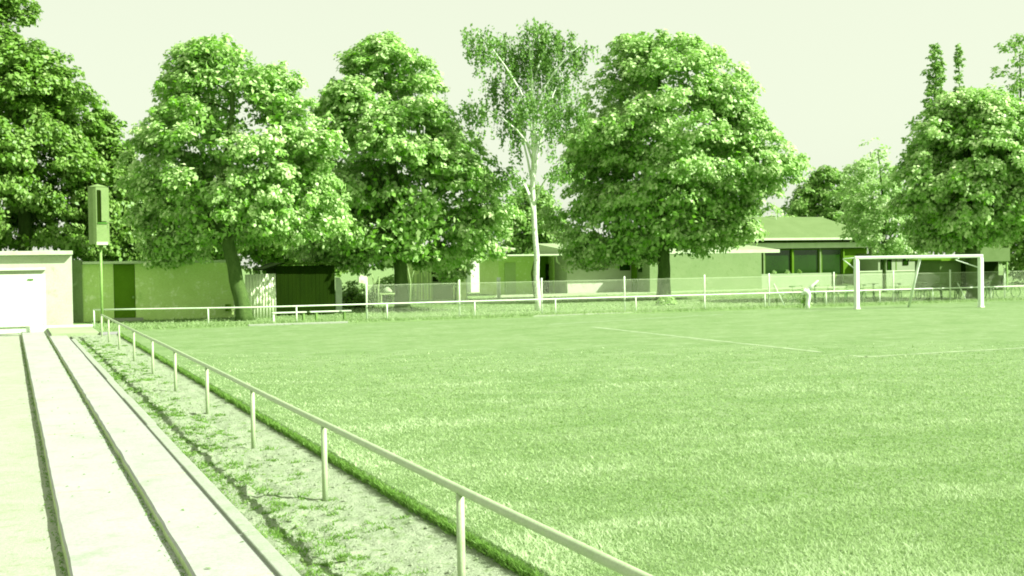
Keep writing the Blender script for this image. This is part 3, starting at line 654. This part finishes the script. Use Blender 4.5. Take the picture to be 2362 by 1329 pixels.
# ------------------------------------------------------------------ sheds and buildings on the left
def zY(px, py, y): return onY(px, py, y)
SY = 55.4
shed = empty('white_shed', (0, SY, 0), 'white rendered shed with a flat roof at the end of the terrace', 'shed')
MB().box(-9, 2.50, SY, SY + 3.5, -.5, 2.98).build('wall', M['render_white'], shed)
MB().box(-9.2, 2.53, SY - .28, SY + 3.6, 2.99, 3.16).build('roof', M['roof_edge'], shed, bevel=.015)
MB().prism([(-9, SY - .02, 2.36), (-9, SY - .02, 2.47), (-9, SY - .16, 2.36)], (10.45, 0, 0)).build('door_ledge', M['render_white'], shed)
MB().box(-1.4, 1.42, SY - .03, SY - .004, -.3, 2.2).build('sliding_door', M['white'], shed, bevel=.01)
MB().box(.72, .95, SY - .06, SY - .032, 1.93, 1.99).build('door_latch', M['dark_metal'], shed)
LY = 58.0
low = empty('low_building', (6, LY, 0), 'long low rendered building with a flat roof and a green door', 'building')
MB().box(2.2, 4.38, LY, LY + 3, -.2, 2.58).box(5.32, 9.75, LY, LY + 3, -.2, 2.58).box(4.38, 5.32, LY + .14, LY + 3, -.2, 2.58).build('wall', M['render_grey'], low)
MB().box(3.05, 9.9, LY - .30, LY + 3.2, 2.585, 2.70).build('roof', M['roof_edge'], low, bevel=.012)
d = MB().box(4.39, 5.31, LY + .06, LY + .135, .12, 2.56).build('door', M['door'], low)
MB().box(5.18, 5.27, LY - .01, LY + .055, 1.0, 1.1).build('door_handle', M['pole'], d)
MB().box(4.2, 5.6, LY - .5, LY - .005, -.1, .12).build('door_step', M['concrete_old'], low)
MB().box(5.36, 5.50, LY - .09, LY - .004, .95, 1.25).build('switch_box', M['render_grey'], low)
# lower set-back wall joining the two
MB().box(2.53, 3.04, LY - .12, LY - .004, -.2, 2.78).build('pier', M['render_plain'], low)  # darker render than the wall, painted for the shade at this corner
MB().box(9.35, 9.58, LY - .25, LY - .01, .3, .62).build('meter_box', M['door'], low)
# corrugated sheet screen
cz = 56.4; cs = empty('corrugated_screen', (10.7, cz, 0), 'pale upright corrugated metal screen beside the leaning trunk', 'screen')
x0, x1 = zY(566, 690, cz).x, zY(637, 690, cz).x
for k_ in range(3):
    a, b = x0 + (x1 - x0) * k_ / 3, x0 + (x1 - x0) * (k_ + 1) / 3 - .012; v = []; f = []; n = 24; top = 2.0 + random.uniform(-.04, .04)
    for i in range(n + 1):
        x = a + (b - a) * i / n; y = cz + .022 * math.sin(x * 44) - .004 * k_
        v += [(x, y, -.05), (x, y, top), (x, y + .006, top), (x, y + .006, -.05)]
    for i in range(n):
        for j in range(4): f.append((i * 4 + j, i * 4 + (j + 1) % 4, i * 4 + 4 + (j + 1) % 4, i * 4 + 4 + j))
    MB().add(v, f).build('sheet', M['sheet'], cs, smooth=True)
MB().box(x0, x1, cz + .05, cz + .10, 1.5, 1.58).build('batten', M['wood'], cs)
# tarred shed of upright boards
ty = 58.2; tx0, tx1 = zY(638, 665, ty).x, zY(773, 665, ty).x; tz = zY(700, 610, ty).z
tar = empty('tarred_shed', ((tx0 + tx1) / 2, ty, 0), 'black tarred wooden shed with overhanging roof behind two benches', 'shed')
n = 15
for i in range(n):
    a = tx0 + (tx1 - tx0) * i / n; b = tx0 + (tx1 - tx0) * (i + 1) / n - .006
    MB().box(a, b, ty + random.uniform(0, .012), ty + .03, -.05, tz - .06).build('board', M['dark_wood'], tar)
MB().box(tx0 + .02, tx1 - .02, ty + .05, ty + 2.6, -.05, tz - .10).build('wall', M['dark_wood'], tar)
MB().prism([(tx0 - .62, ty - .35, tz - .20), (tx0 + .25, ty - .35, tz + .10), (tx1 + .06, ty - .35, tz + .05), (tx1 + .06, ty - .35, tz - .02), (tx0 + .28, ty - .35, tz + .02), (tx0 - .60, ty - .35, tz - .27)], (0, 3.1, 0)).build('roof', M['dark_wood'], tar)
# two benches
for (pa, pb, lab, first) in ((627, 706, 'bench on the left of the two plain benches before the tarred shed', 1), (714, 809, 'bench on the right of the two plain benches before the tarred shed', 0)):
    y = 51.3; a, b = zY(pa, 724, y).x, zY(pb, 724, y).x; zt = .43
    bn = empty('bench', ((a + b) / 2, y, 0), lab, 'bench', 'plain benches before the tarred shed')
    MB().box(a, b, y - .16, y + .14, zt - .05, zt).build('seat', M['wood' if 0 else 'white'], bn, bevel=.008)
    for t_ in ((.04, .92) if first else (.16, .84)):
        x = a + (b - a) * t_; MB().box(x - .035, x + .035, y - .13, y + .11, -.05, zt - .052).build('leg', M['white'] if first and t_ < .1 else M['pole'], bn)
a, b = P(556, 748), P(812, 746)
tag(MB().bar((a.x, 49.15, .0), (b.x, 49.05, .0), .10, .12).build('low_kerb', M['kerb'], bevel=.02), 'low white kerb lying before the benches', 'kerb')
# tall cabinet on a thin pole
pb = P(236, 757); pc = empty('pole_cabinet', pb, 'tall rounded metal cabinet with a slotted side on a thin pole', 'cabinet', rz=0)
k_ = kz(pb); zb_, zt_ = (757 - 563) / k_, (757 - 432) / k_
MB().tube([pb - Vector((0, 0, .1)), pb + Vector((0, 0, zb_ + .05))], .055, 10).build('pole', M['pole'], pc, smooth=True)
cc = pb - CAM_R * .08
def cab_prof(r0=.0, g=1.0):                   # plan of the cabinet: rounded left, corner, flat right face
    out = []
    for a in range(9): t_ = math.pi * (.5 + a / 8 * .95); out.append(cc - CAM_R * .02 + (CAM_R * math.cos(t_) * .34 + CAM_F * math.sin(t_) * .34) * g)
    out.append(cc + (CAM_R * .06 - CAM_F * .36) * g); out.append(cc + (CAM_R * .40 - CAM_F * .12) * g); out.append(cc + (CAM_R * .38 + CAM_F * .22) * g)
    return out
MB().prism([p + Vector((0, 0, zb_)) for p in cab_prof()], (0, 0, zt_ - zb_)).build('body', M['cabinet'], pc)
pr = cab_prof(); prt = [p + Vector((0, 0, zt_ + .002)) for p in cab_prof(g=1.06)]; ap = cc + Vector((0, 0, zt_ + .13))
MB().add([Vector(p) for p in prt] + [ap], [(i, (i + 1) % len(prt), len(prt)) for i in range(len(prt))] + [tuple(reversed(range(len(prt))))]).build('cap', M['cabinet'], pc)
fa, fb = cc + CAM_R * .06 - CAM_F * .36, cc + CAM_R * .40 - CAM_F * .12; fdn = (fb - fa).normalized(); fnn = Vector((fdn.y, -fdn.x, 0))
def face_box(t0, t1, z0, z1, out, th):
    a, b = fa + (fb - fa) * t0 + fnn * out, fa + (fb - fa) * t1 + fnn * out
    return MB().prism([a + Vector((0, 0, z0)), b + Vector((0, 0, z0)), b + Vector((0, 0, z1)), a + Vector((0, 0, z1))], fnn * th)
face_box(.10, .42, zb_ + .85, zt_ - .13, .004, .012).build('slot', M['dark_wood'], pc)
face_box(.45, .99, zb_ + .90, zt_ - .15, .004, .06).build('side_panel', M['cabinet'], pc)
face_box(.10, .99, zb_ + .80, zb_ + .855, .004, .03).build('slot_sill', M['dark_metal'], pc)
face_box(-.05, 1.02, zb_ - .04, zb_ + .08, .004, .05).build('bottom_lip', M['roof_edge'], pc)
s_ = fb + Vector((0, 0, zb_ + .84)); MB().tube([s_ - CAM_R * .1, s_ + CAM_R * .22], .025, 8).build('side_rod', M['cabinet'], pc)

# ------------------------------------------------------------------ middle: hut, palings, odds and ends
hy = 76.0
def bx(mb, px0, py0, px1, py1, y, dep, z0=None):   # an upright box whose front spans two photo pixels on the plane y
    a, b = onY(px0, py0, y), onY(px1, py1, y); mb.box(a.x, b.x, y, y + dep, b.z if z0 is None else z0, a.z); return mb
hut = empty('garden_hut', onY(1010, 680, hy), 'grey garden hut with a dark open hatch behind the wire mesh fence', 'hut')
bx(MB(), 940, 598, 996, 690, hy, 2.6, -.1).build('wall', M['render_grey'], hut)
bx(MB(), 1044, 598, 1078, 690, hy, 2.6, -.1).build('wall', M['render_grey'], hut)
bx(MB(), 996.2, 650, 1043.8, 690, hy, 2.6, -.1).build('wall', M['render_plain'], hut)
bx(MB(), 996.2, 598, 1043.8, 649.8, hy + .25, 2.3).build('hatch', M['dark_wood'], hut)
bx(MB(), 930, 588, 1084, 597.6, hy - .3, 3.2).build('roof', M['roof_felt'], hut)
py_ = 71.0; pf = empty('paling_fence', onY(970, 690, py_), 'short run of uneven grey wooden palings before the garden hut', 'fence')
for px, top, wd in ((946, 640, 5), (953, 628, 4), (960, 634, 6), (967, 622, 4), (974, 630, 5), (981, 618, 4), (988, 632, 5), (994, 636, 4)):
    a, b = onY(px, top, py_), onY(px + wd, 690, py_); s = random.uniform(-.05, .05)
    MB().prism([(a.x, py_, -.05), (b.x, py_, -.05), (b.x + s, py_, a.z), ((a.x + b.x) / 2 + s, py_, a.z + .08), (a.x + s, py_, a.z - .03)], (0, .025, 0)).build('paling', M['wood'], pf)
a, b = onY(944, 655, py_), onY(1000, 655, py_)
MB().box(a.x, b.x, py_ + .028, py_ + .07, a.z - .04, a.z + .04).build('cross_rail', M['wood'], pf)
for px, top, bot, y, rr_, mm, nm, lab, ct in ((1150, 640, 687, 73, .12, 'white', 'white_post', 'thick white post before the pale door of the flat-roofed annexe', 'post'),
                                      (1076, 614, 690, 72, .035, 'white', 'thin_pole', 'thin pale pole beside the young drooping tree', 'pole')):
    a = onY(px, top, y); tag(MB().tube([(a.x, y, -.1), (a.x, y, a.z)], rr_, 10).build(nm, M[mm], smooth=True), lab, ct)
for i, (px, top, ln, lab) in enumerate(((862, 632, 5, 'bare sapling nearest the first tall fence post'), (873, 640, -4, 'crooked bare sapling beside the pale cloth heap'), (944, 610, 6, 'forked bare sapling behind the dark-bellied tree trunk'), (982, 605, -5, 'bare sapling rising above the wooden palings'))):
    y = 66 + i * .8; a = onY(px, top, y); r_ = random.Random(i)
    sp = empty('sapling', (a.x, y, 0), lab, 'sapling', 'bare saplings in the garden behind the fence')
    mid = Vector((a.x + ln * .01, y, a.z * .55)); tp_ = Vector((a.x - ln * .02, y, a.z))
    MB().tube([(a.x, y, -.05), mid, tp_], [.05, .042, .02], 7).build('trunk', M['wood'], sp, smooth=True)
    MB().tube([mid, mid + Vector((ln * .05, 0, a.z * .4))], [.03, .012], 6).build('limb', M['wood'], sp, smooth=True)
def blob(name, lab, cat, px, py, y, w_, h_, m, seed):
    c = onY(px, py, y); s = MB(); r_ = random.Random(seed); v = []; f = []; n = 12
    for j in range(6):
        for i in range(n):
            a = 2 * math.pi * i / n; t_ = j / 5; rad = (1 - t_ ** 2.2) * (1 + .35 * noise.noise((math.cos(a) * 2 + seed, math.sin(a) * 2, j)))
            v.append((c.x + math.cos(a) * w_ / 2 * rad, y + math.sin(a) * w_ / 2 * rad, c.z - h_ / 2 + h_ * t_ + .04 * noise.noise((i, j, seed))))
    for j in range(5):
        for i in range(n): f.append((j * n + i, j * n + (i + 1) % n, (j + 1) * n + (i + 1) % n, (j + 1) * n + i))
    f.append(tuple(range(5 * n, 6 * n))); f.append(tuple(reversed(range(n))))
    return tag(s.add(v, f).build(name, m, smooth=True), lab, cat)
a = onY(781, 661, 60.5)
sb = empty('sheet_board', (a.x, 60.5, 0), 'narrow white board leaning at the right end of the tarred shed', 'board')
q0, q1 = onY(774, 640, 60.5), onY(789, 684, 60.5)
MB().prism([(q0.x, 60.5, -.05), (q1.x, 60.5, -.05), (q1.x, 60.5, q0.z - .18), (q1.x - .12, 60.5, q0.z - .02), (q0.x, 60.5, q0.z)], (0, .05, 0)).build('board', M['white'], sb)
blob('cloth_heap', 'pale cloth heap on the garden table behind the mesh fence', 'cloth', 893, 668, 68, .6, .34, M['panel'], 3)
gt = empty('garden_table', onY(893, 680, 68), 'rough wooden garden table under the pale cloth heap', 'table')
q = onY(893, 674, 68); zt = max(.3, q.z - .06)
MB().box(q.x - .55, q.x + .55, 67.6, 68.4, zt - .06, zt).build('table_top', M['wood'], gt)
for i in (-1, 1):
    for j in (-1, 1): MB().box(q.x + i * .45 - .03, q.x + i * .45 + .03, 68 + j * .33 - .03, 68 + j * .33 + .03, -.05, zt - .062).build('leg', M['wood'], gt)
q0, q1 = onY(828, 634, 69), onY(848, 656, 69)
nb = empty('nest_box', (q0.x, 69, 0), 'pale tilted wooden box on a stake left of the saplings', 'box')
MB().prism([(q0.x, 69, q1.z + .12), (q1.x, 69, q1.z), (q1.x, 69, q0.z - .1), (q0.x, 69, q0.z)], (0, .3, 0)).build('box', M['sheet'], nb)
MB().tube([(q0.x + .2, 69.15, -.1), (q0.x + .2, 69.15, q1.z + .05)], .04, 8).build('stake', M['wood'], nb)
bush('shrub', 'dark shrub between the tarred shed and the first tall fence post', 'shrub', onY(812, 690, 66).xy.to_3d(), 1.3, 1.5, 5000, 'leaf_dark', 77, (.1, .2))
bush('shrub', 'leafy shrub behind the trunk of the dark-bellied tree', 'shrub', onY(905, 690, 74).xy.to_3d(), 1.6, 1.7, 5000, 'leaf_far', 79, (.12, .24))

# ------------------------------------------------------------------ clubhouse
ob = empty('white_outbuilding', onY(1110, 675, 93), 'bright white outbuilding wall glimpsed behind the hanging leaves', 'building')
bx(MB(), 1085, 566, 1124, 690, 93, 4, -.1).build('wall', M['white'], ob)
bx(MB(), 1124.2, 590, 1188, 690, 93, 4, -.1).build('wall', M['render_plain'], ob)
a, b = onY(1084, 560, 92.6), onY(1190, 588, 92.6)
MB().prism([(a.x, 92.7, a.z), (b.x, 92.7, b.z + .55), (b.x, 92.7, b.z + .42), (a.x, 92.7, a.z - .13)], (0, 4.6, 0)).build('roof', M['roof_edge'], ob)
CYp = 82.0
club = empty('clubhouse', onY(1500, 670, CYp), 'long single-storey clubhouse with flat front roof and window veranda', 'building')
X_ = lambda px, y=CYp: onY(px, 630, y).x
ez = onY(1400, 588, CYp).z
# left wing set back under the eave
MB().box(X_(1150, 84), X_(1243, 84), 84, 88, -.1, ez - .02).build('wall', M['render_grey'], club)
MB().box(X_(1165, 83.9), X_(1190, 83.9), 83.93, 83.995, .05, 2.35).build('door', M['door_pale'], club)
MB().box(X_(1243, 84) + .003, X_(1280, 84), 85.2, 88, -.1, ez - .02).build('wall', M['door'], club)
d = MB().box(X_(1262, 84.9), X_(1276, 84.9), 85.1, 85.19, .05, 2.2).build('door', M['dark_wood'], club)
MB().box(X_(1266, 84.9), X_(1267.5, 84.9), 85.05, 85.095, 1.3, 1.7).build('door_glass', M['render_plain'], d)
MB().box(X_(1280, 84) + .003, X_(1308, 84), 84.3, 88, -.1, ez - .02).build('wall', M['render_grey'], club)
MB().tube([(X_(1281, 81.9), 81.75, ez - .02), (X_(1284, 81.9), 81.8, ez - .45), (X_(1297, 83.8), 83.9, ez - .75), (X_(1299, 83.9), 84.15, ez - 1.0), (X_(1300, 84), 84.2, .0)], .06, 8).build('downpipe', M['roof_edge'], club, smooth=True)
# white front wall, recessed porch, second white wall
MB().box(X_(1308.5), X_(1456), CYp, CYp + 5, -.1, ez - .02).build('wall', M['render_white'], club)
wx, wyy = X_(1456) + .003, CYp - 2.9
MB().box(wx, X_(1546, wyy), wyy, CYp + 5, -.1, ez - .02).build('wall', M['render_plain'], club)
MB().box(X_(1546, wyy) + .003, X_(1740, CYp - 1.2), CYp - 2.2, CYp + 5, -.1, ez - .02).build('wall', M['render_plain'], club)
MB().box(wx - .06, wx - .004, CYp - 1.75, CYp - 1.15, 1.5, 2.2).build('window', M['glass'], club)
MB().box(wx - .05, wx - .004, CYp - .95, CYp - .1, .05, 2.2).build('door', M['door'], club)
MB().box(wx - .25, X_(1546, wyy), wyy - .35, CYp - 1.65, ez - .015, ez + .22).build('porch_roof', M['roof_edge'], club)
def window(px0, py0, px1, py1, y, par=club, frame='dark_wood'):
    a, b = onY(px0, py0, y), onY(px1, py1, y); t_ = .06
    fr_ = MB().box(a.x, b.x, y - .05, y - .004, b.z - t_, b.z).box(a.x, b.x, y - .05, y - .004, a.z, a.z + t_).box(a.x, a.x + t_, y - .05, y - .004, b.z + .002, a.z - .002).box(b.x - t_, b.x, y - .05, y - .004, b.z + .002, a.z - .002).build('window', M[frame], par)
    MB().box(a.x + t_ + .002, b.x - t_ - .002, y - .02, y - .006, b.z + .002, a.z - .002).build('pane', M['glass'], fr_)
window(1429, 599, 1453, 622, CYp); window(1380, 602, 1402, 620, CYp)
# front roof: pale fascia and a low sheet roof rising behind it
MB().box(X_(1152), X_(1306), CYp - 1.6, CYp + 6, ez, ez + .10).build('annexe_roof', M['roof_edge'], club)
xa, xb = X_(1308), X_(1772)
MB().box(xa, xb, CYp - .45 if 0 else CYp - 1.6, CYp - 1.5, ez, ez + .26).build('fascia', M['roof_edge'], club)
za_ = ez + .24
MB().prism([(xa, CYp - 1.495, za_ - .2), (xa, CYp - 1.495, za_), (xa, CYp + 6, za_ + .75), (xa, CYp + 6, za_ - .2)], (xb - xa, 0, 0)).build('front_roof', M['roof_sheet'], club)
# main block behind with veranda and hipped roof
my = 86.0; m0, m1 = X_(1560, my), X_(2000, my); mz = onY(1800, 552, my).z
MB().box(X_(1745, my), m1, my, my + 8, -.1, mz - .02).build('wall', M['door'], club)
ov = .9; e0, e1, f0, f1 = m0, m1 + ov, my - 1.4, my + 8.6; rz_ = onY(1820, 500, my + 3).z
r0, r1 = X_(1705, my + 3), X_(1905, my + 3)
MB().add([(e0, f0, mz), (e1, f0, mz), (e1, f1, mz), (e0, f1, mz), (r0, my + 3.6, rz_), (r1, my + 3.6, rz_)], [(0, 1, 5, 4), (1, 2, 5), (2, 3, 4, 5), (3, 0, 4), (3, 2, 1, 0)]).build('hip_roof', M['roof_felt'], club)
MB().box(e0, e1, f0 - .03, f0 - .003, mz - .10, mz + .08).build('gutter', M['roof_edge'], club)
MB().box(X_(1700, my), m1 + .3, my - .9, my - .6, mz - .78, mz - .32).build('veranda_fascia', M['roof_edge'], club)
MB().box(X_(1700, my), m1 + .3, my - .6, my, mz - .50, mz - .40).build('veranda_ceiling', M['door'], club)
wy = my - .5; wt, wb_ = onY(1800, 575, wy).z, onY(1800, 634, wy).z
MB().box(X_(1700, my), m1 + .3, my - .62, my - .58, wt, mz - .79).build('veranda_beam', M['dark_wood'], club)
for a_, b_ in ((1742, 1760), (1764, 1826), (1830, 1889), (1895, 1942)):
    x0, x1 = X_(a_, wy), X_(b_, wy)
    fr_ = MB().box(x0, x0 + .07, wy, wy + .08, wb_, wt - .01).box(x1 - .07, x1, wy, wy + .08, wb_, wt - .01).box(x0 + .072, x1 - .072, wy, wy + .08, wt - .08, wt - .01).build('window', M['door'], club)
    MB().box(x0 + .075, x1 - .075, wy + .03, wy + .05, wb_, wt - .085).build('pane', M['glass'], fr_)
for px, mm in ((1762, 'render_plain'), (1828, 'door'), (1892, 'render_plain'), (1946, 'door')):
    x = X_(px, wy - .1); MB().box(x - .07, x + .07, wy - .16, wy - .03, .3, wt - .003).build('veranda_post', M[mm], club)
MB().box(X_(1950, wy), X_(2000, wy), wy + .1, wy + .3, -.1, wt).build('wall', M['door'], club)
pyy = 81.0
MB().box(X_(1742, pyy), X_(1918, pyy), pyy, pyy + .25, -.1, onY(1830, 631, pyy).z).build('parapet', M['panel'], club)
for px in (1788, 1818, 1846):                  # potted plants on the parapet
    a = onY(px, 630, pyy); c = Vector((a.x, pyy + .12, onY(1830, 631, pyy).z))
    r = bush('pot_plant', {1788: 'pot plant on the clubhouse parapet, nearest its left end', 1818: 'pot plant on the middle of the clubhouse parapet', 1846: 'small dark pot plant on the clubhouse parapet, the one furthest right'}[px], 'plant', c, .22, .32, 160, 'leaf_light' if px < 1840 else 'leaf_dark', px, (.06, .12))
ant = onY(1790, 505, my + 3); tag(MB().tube([(ant.x, ant.y, ant.z - .9), (ant.x, ant.y, onY(1790, 478, my + 3).z)], .03, 6).build('aerial_pole', M['white']), 'thin aerial pole above the clubhouse hip roof', 'aerial')
lw = empty('low_wall', onY(2070, 660, 79), 'pale low wall behind the goal, right of the clubhouse veranda', 'wall')
MB().box(X_(1984, 79), X_(2152, 79), 79, 79.25, -.1, onY(2070, 626, 79).z).build('wall', M['panel'], lw)
MB().box(X_(1982, 79), X_(2154, 79), 78.95, 79.3, onY(2070, 626, 79).z + .002, onY(2070, 626, 79).z + .07).build('coping', M['roof_edge'], lw)
ky = 83; ks = empty('white_kiosk', onY(2085, 660, ky), 'white kiosk with dark hatches glimpsed under the crossbar', 'kiosk')
MB().box(X_(2026, ky), X_(2140, ky), ky, ky + 2.5, -.1, onY(2080, 590, ky).z).build('wall', M['panel'], ks)
MB().box(X_(2022, ky), X_(2144, ky), ky - .4, ky + 2.7, onY(2080, 590, ky).z + .003, onY(2080, 584, ky).z).build('roof', M['roof_felt'], ks)
for a_, b_, t_, u_ in ((2031, 2036, 595, 620), (2046, 2056, 600, 628), (2082, 2095, 597, 610)): window(a_, t_, b_, u_, ky, ks)
MB().box(X_(2066, ky), X_(2068, ky), ky - .02, ky - .003, .2, onY(2080, 592, ky).z).build('panel_joint', M['door'], ks)
gy_ = 66; gb = empty('grey_hut', onY(2203, 690, gy_), 'plain grey hut with a slanting roof behind the goal', 'hut')
a, b = onY(2168, 602, gy_), onY(2238, 592, gy_)
MB().box(a.x, b.x, gy_, gy_ + 2.5, -.1, a.z).build('wall', M['hut_board'], gb)
MB().prism([(a.x - .15, gy_ - .3, a.z + .003), (b.x + .1, gy_ - .3, a.z + .003), (b.x + .1, gy_ - .3, a.z + .42), (a.x - .15, gy_ - .3, a.z + .10)], (0, 3.1, 0)).build('roof', M['door'], gb)
ry = 64; rh = empty('open_hut', onY(2295, 690, ry), 'hut with a pale stepped front board above a dark opening at the right', 'hut')
X2 = lambda px: onY(px, 640, ry).x
zA, zB, zC = onY(2300, 545, ry).z, onY(2300, 572, ry).z, onY(2300, 603, ry).z
MB().box(X2(2272), X2(2316), ry + .15, ry + 2, zB + .003, zA).build('upper_board', M['hut_board'], rh)
MB().box(X2(2262), X2(2330), ry, ry + 2.4, zC, zB).build('front_board', M['hut_board'], rh)  # tree shade on both boards is put into their colour
MB().box(X2(2266), X2(2326), ry + .9, ry + 2.4, -.1, zC - .003).build('wall', M['dark_wood'], rh)
MB().box(X2(2268), X2(2322), ry + .3, ry + .4, -.1, 1.0).build('counter', M['dark_wood'], rh)
for px in (2264, 2325): MB().box(X2(px) - .05, X2(px) + .05, ry + .05, ry + .15, -.1, zC - .003).build('corner_post', M['pole'], rh)

# ------------------------------------------------------------------ white forked post and the row of bicycles
wp = P(1862, 711); wr = empty('forked_post', wp, 'white forked stump with a bleached branch beside the left goalpost', 'stump')
k_ = kz(wp); q_ = lambda dx, h: wp + CAM_R * (dx / k_) + Vector((0, 0, h / k_))
MB().tube([q_(1, -4), q_(1, 10), q_(4, 30), q_(0, 44)], [.115, .10, .11, .12], 10).build('stem', M['goal'], wr, smooth=True)
MB().tube([q_(5, 30), q_(-4, 40), q_(-13, 30)], [.10, .14, .05], 9).build('side_stub', M['goal'], wr, smooth=True)
MB().tube([q_(2, 40), q_(12, 52), q_(22, 60), q_(26, 64)], [.11, .07, .045, .02], 8).build('branch', M['goal'], wr, smooth=True)
bush('weed', 'dark weed growing round the white forked stump', 'weed', wp + CAM_F * .25 - CAM_R * .1, .42, 1.0, 320, 'leaf', 83, (.05, .11))

def torus(c, r, t_, ax, n=18, m=6):
    v = []; f = []
    for i in range(n):
        a = 2 * math.pi * i / n
        for j in range(m):
            b = 2 * math.pi * j / m; rr_ = r + t_ * math.cos(b); v.append(Vector(c) + Vector((rr_ * math.cos(a), t_ * math.sin(b), rr_ * math.sin(a))))
    for i in range(n):
        for j in range(m): f.append((i * m + j, ((i + 1) % n) * m + j, ((i + 1) % n) * m + (j + 1) % m, i * m + (j + 1) % m))
    return v, f
ORD = ['first', 'second', 'third', 'fourth', 'fifth', 'sixth', 'seventh', 'eighth', 'ninth', 'tenth', 'eleventh', 'twelfth']
def make_bike():
    root = bpy.data.objects.new('bicycle', None); COL.objects.link(root); root.location = (0, 0, 0)
    root['category'] = 'bicycle'; root['group'] = 'bicycles parked behind the mesh fence'
    for x in (-.52, .52):
        wh = MB().add(*torus((x, 0, .33), .325, .022, 1)).build('wheel', M['rubber'], root, smooth=True)
        s = MB()
        for i in range(9): a = i * math.pi / 9; s.bar((x + .31 * math.cos(a), 0, .33 + .31 * math.sin(a)), (x - .31 * math.cos(a), 0, .33 - .31 * math.sin(a)), .006, .006)
        s.build('spokes', M['pole'], wh)
    bb_, hd, st_, rw, fw = (-.05, 0, .30), (.36, 0, .78), (-.20, 0, .76), (-.52, 0, .33), (.52, 0, .33)
    MB().tube([bb_, hd], .018, 8).tube([bb_, st_], .017, 8).tube([st_, hd], .016, 8).tube([bb_, rw], .012, 8).tube([st_, rw], .012, 8).tube([hd, fw], .016, 8).build('frame', M['dark_metal'], root)
    MB().tube([hd, (.33, 0, .96), (.33, .0, .97)], .014, 8).tube([(.22, -.27, .97), (.33, -.2, .98), (.34, 0, .97), (.33, .2, .98), (.22, .27, .97)], .014, 8).build('handlebar', M['pole'], root)
    MB().tube([st_, (-.24, 0, .92)], .013, 8).build('seat_post', M['pole'], root)
    MB().prism([(-.38, -.07, .92), (-.38, .07, .92), (-.2, .04, .92), (-.06, .015, .92), (-.06, -.015, .92), (-.2, -.04, .92)], (0, 0, .06)).build('saddle', M['rubber'], root, bevel=.01)
    MB().box(-.75, -.34, -.06, .06, .69, .70).build('carrier', M['pole'], root)
    MB().box(-.80, -.76, -.02, .02, .55, .61).build('rear_light', M['white'], root)
    return root
proto = make_bike()
for i, px in enumerate((1838, 1880, 1916, 1950, 1985, 2016, 2068, 2128, 2172, 2208, 2278, 2326)):
    g = onY(px, 690, 51.9 + (.5 if i % 2 else 0)); o = proto if i == 0 else copy_tree(proto)
    o.location = (g.x, g.y, -.01); o.rotation_euler = (R_(random.uniform(-7, 7)), 0, R_((0, 62, 75, 50, 70, 58, 66, 72, 55, 64, 60, -8)[i] + random.uniform(-6, 6)))
    o['label'] = 'dark bicycle parked behind the mesh fence, %s along the row from the white stump' % ORD[i]
# low hedge line of weeds under the fence
N = 26000
X = RNG.uniform(3.3, 66, N); Yg = 50.3 + RNG.normal(0, .35, N); V, Fc = blades(N, X, Yg, RNG.uniform(.03, .16, N), RNG.uniform(.02, .05, N), RNG.uniform(.3, 1.2, N), bz=-.01)
tag(np_mesh('fence_weeds', V, Fc, M['blade'], attr=RNG.beta(1.4, 2.2, N), nside=3), 'longer grass growing under the far railing', 'grass', kind='stuff')
N = 60000
X = RNG.uniform(3.3, 75, N); Yg = RNG.uniform(49, 80, N); V, Fc = blades(N, X, Yg, RNG.uniform(.03, .11, N), RNG.uniform(.03, .07, N), RNG.uniform(.4, 1.6, N), bz=-.015)
tag(np_mesh('yard_grass', V, Fc, M['blade'], attr=RNG.beta(1.4, 2.2, N), nside=3), 'rough grass around the sheds and clubhouse', 'grass', kind='stuff')
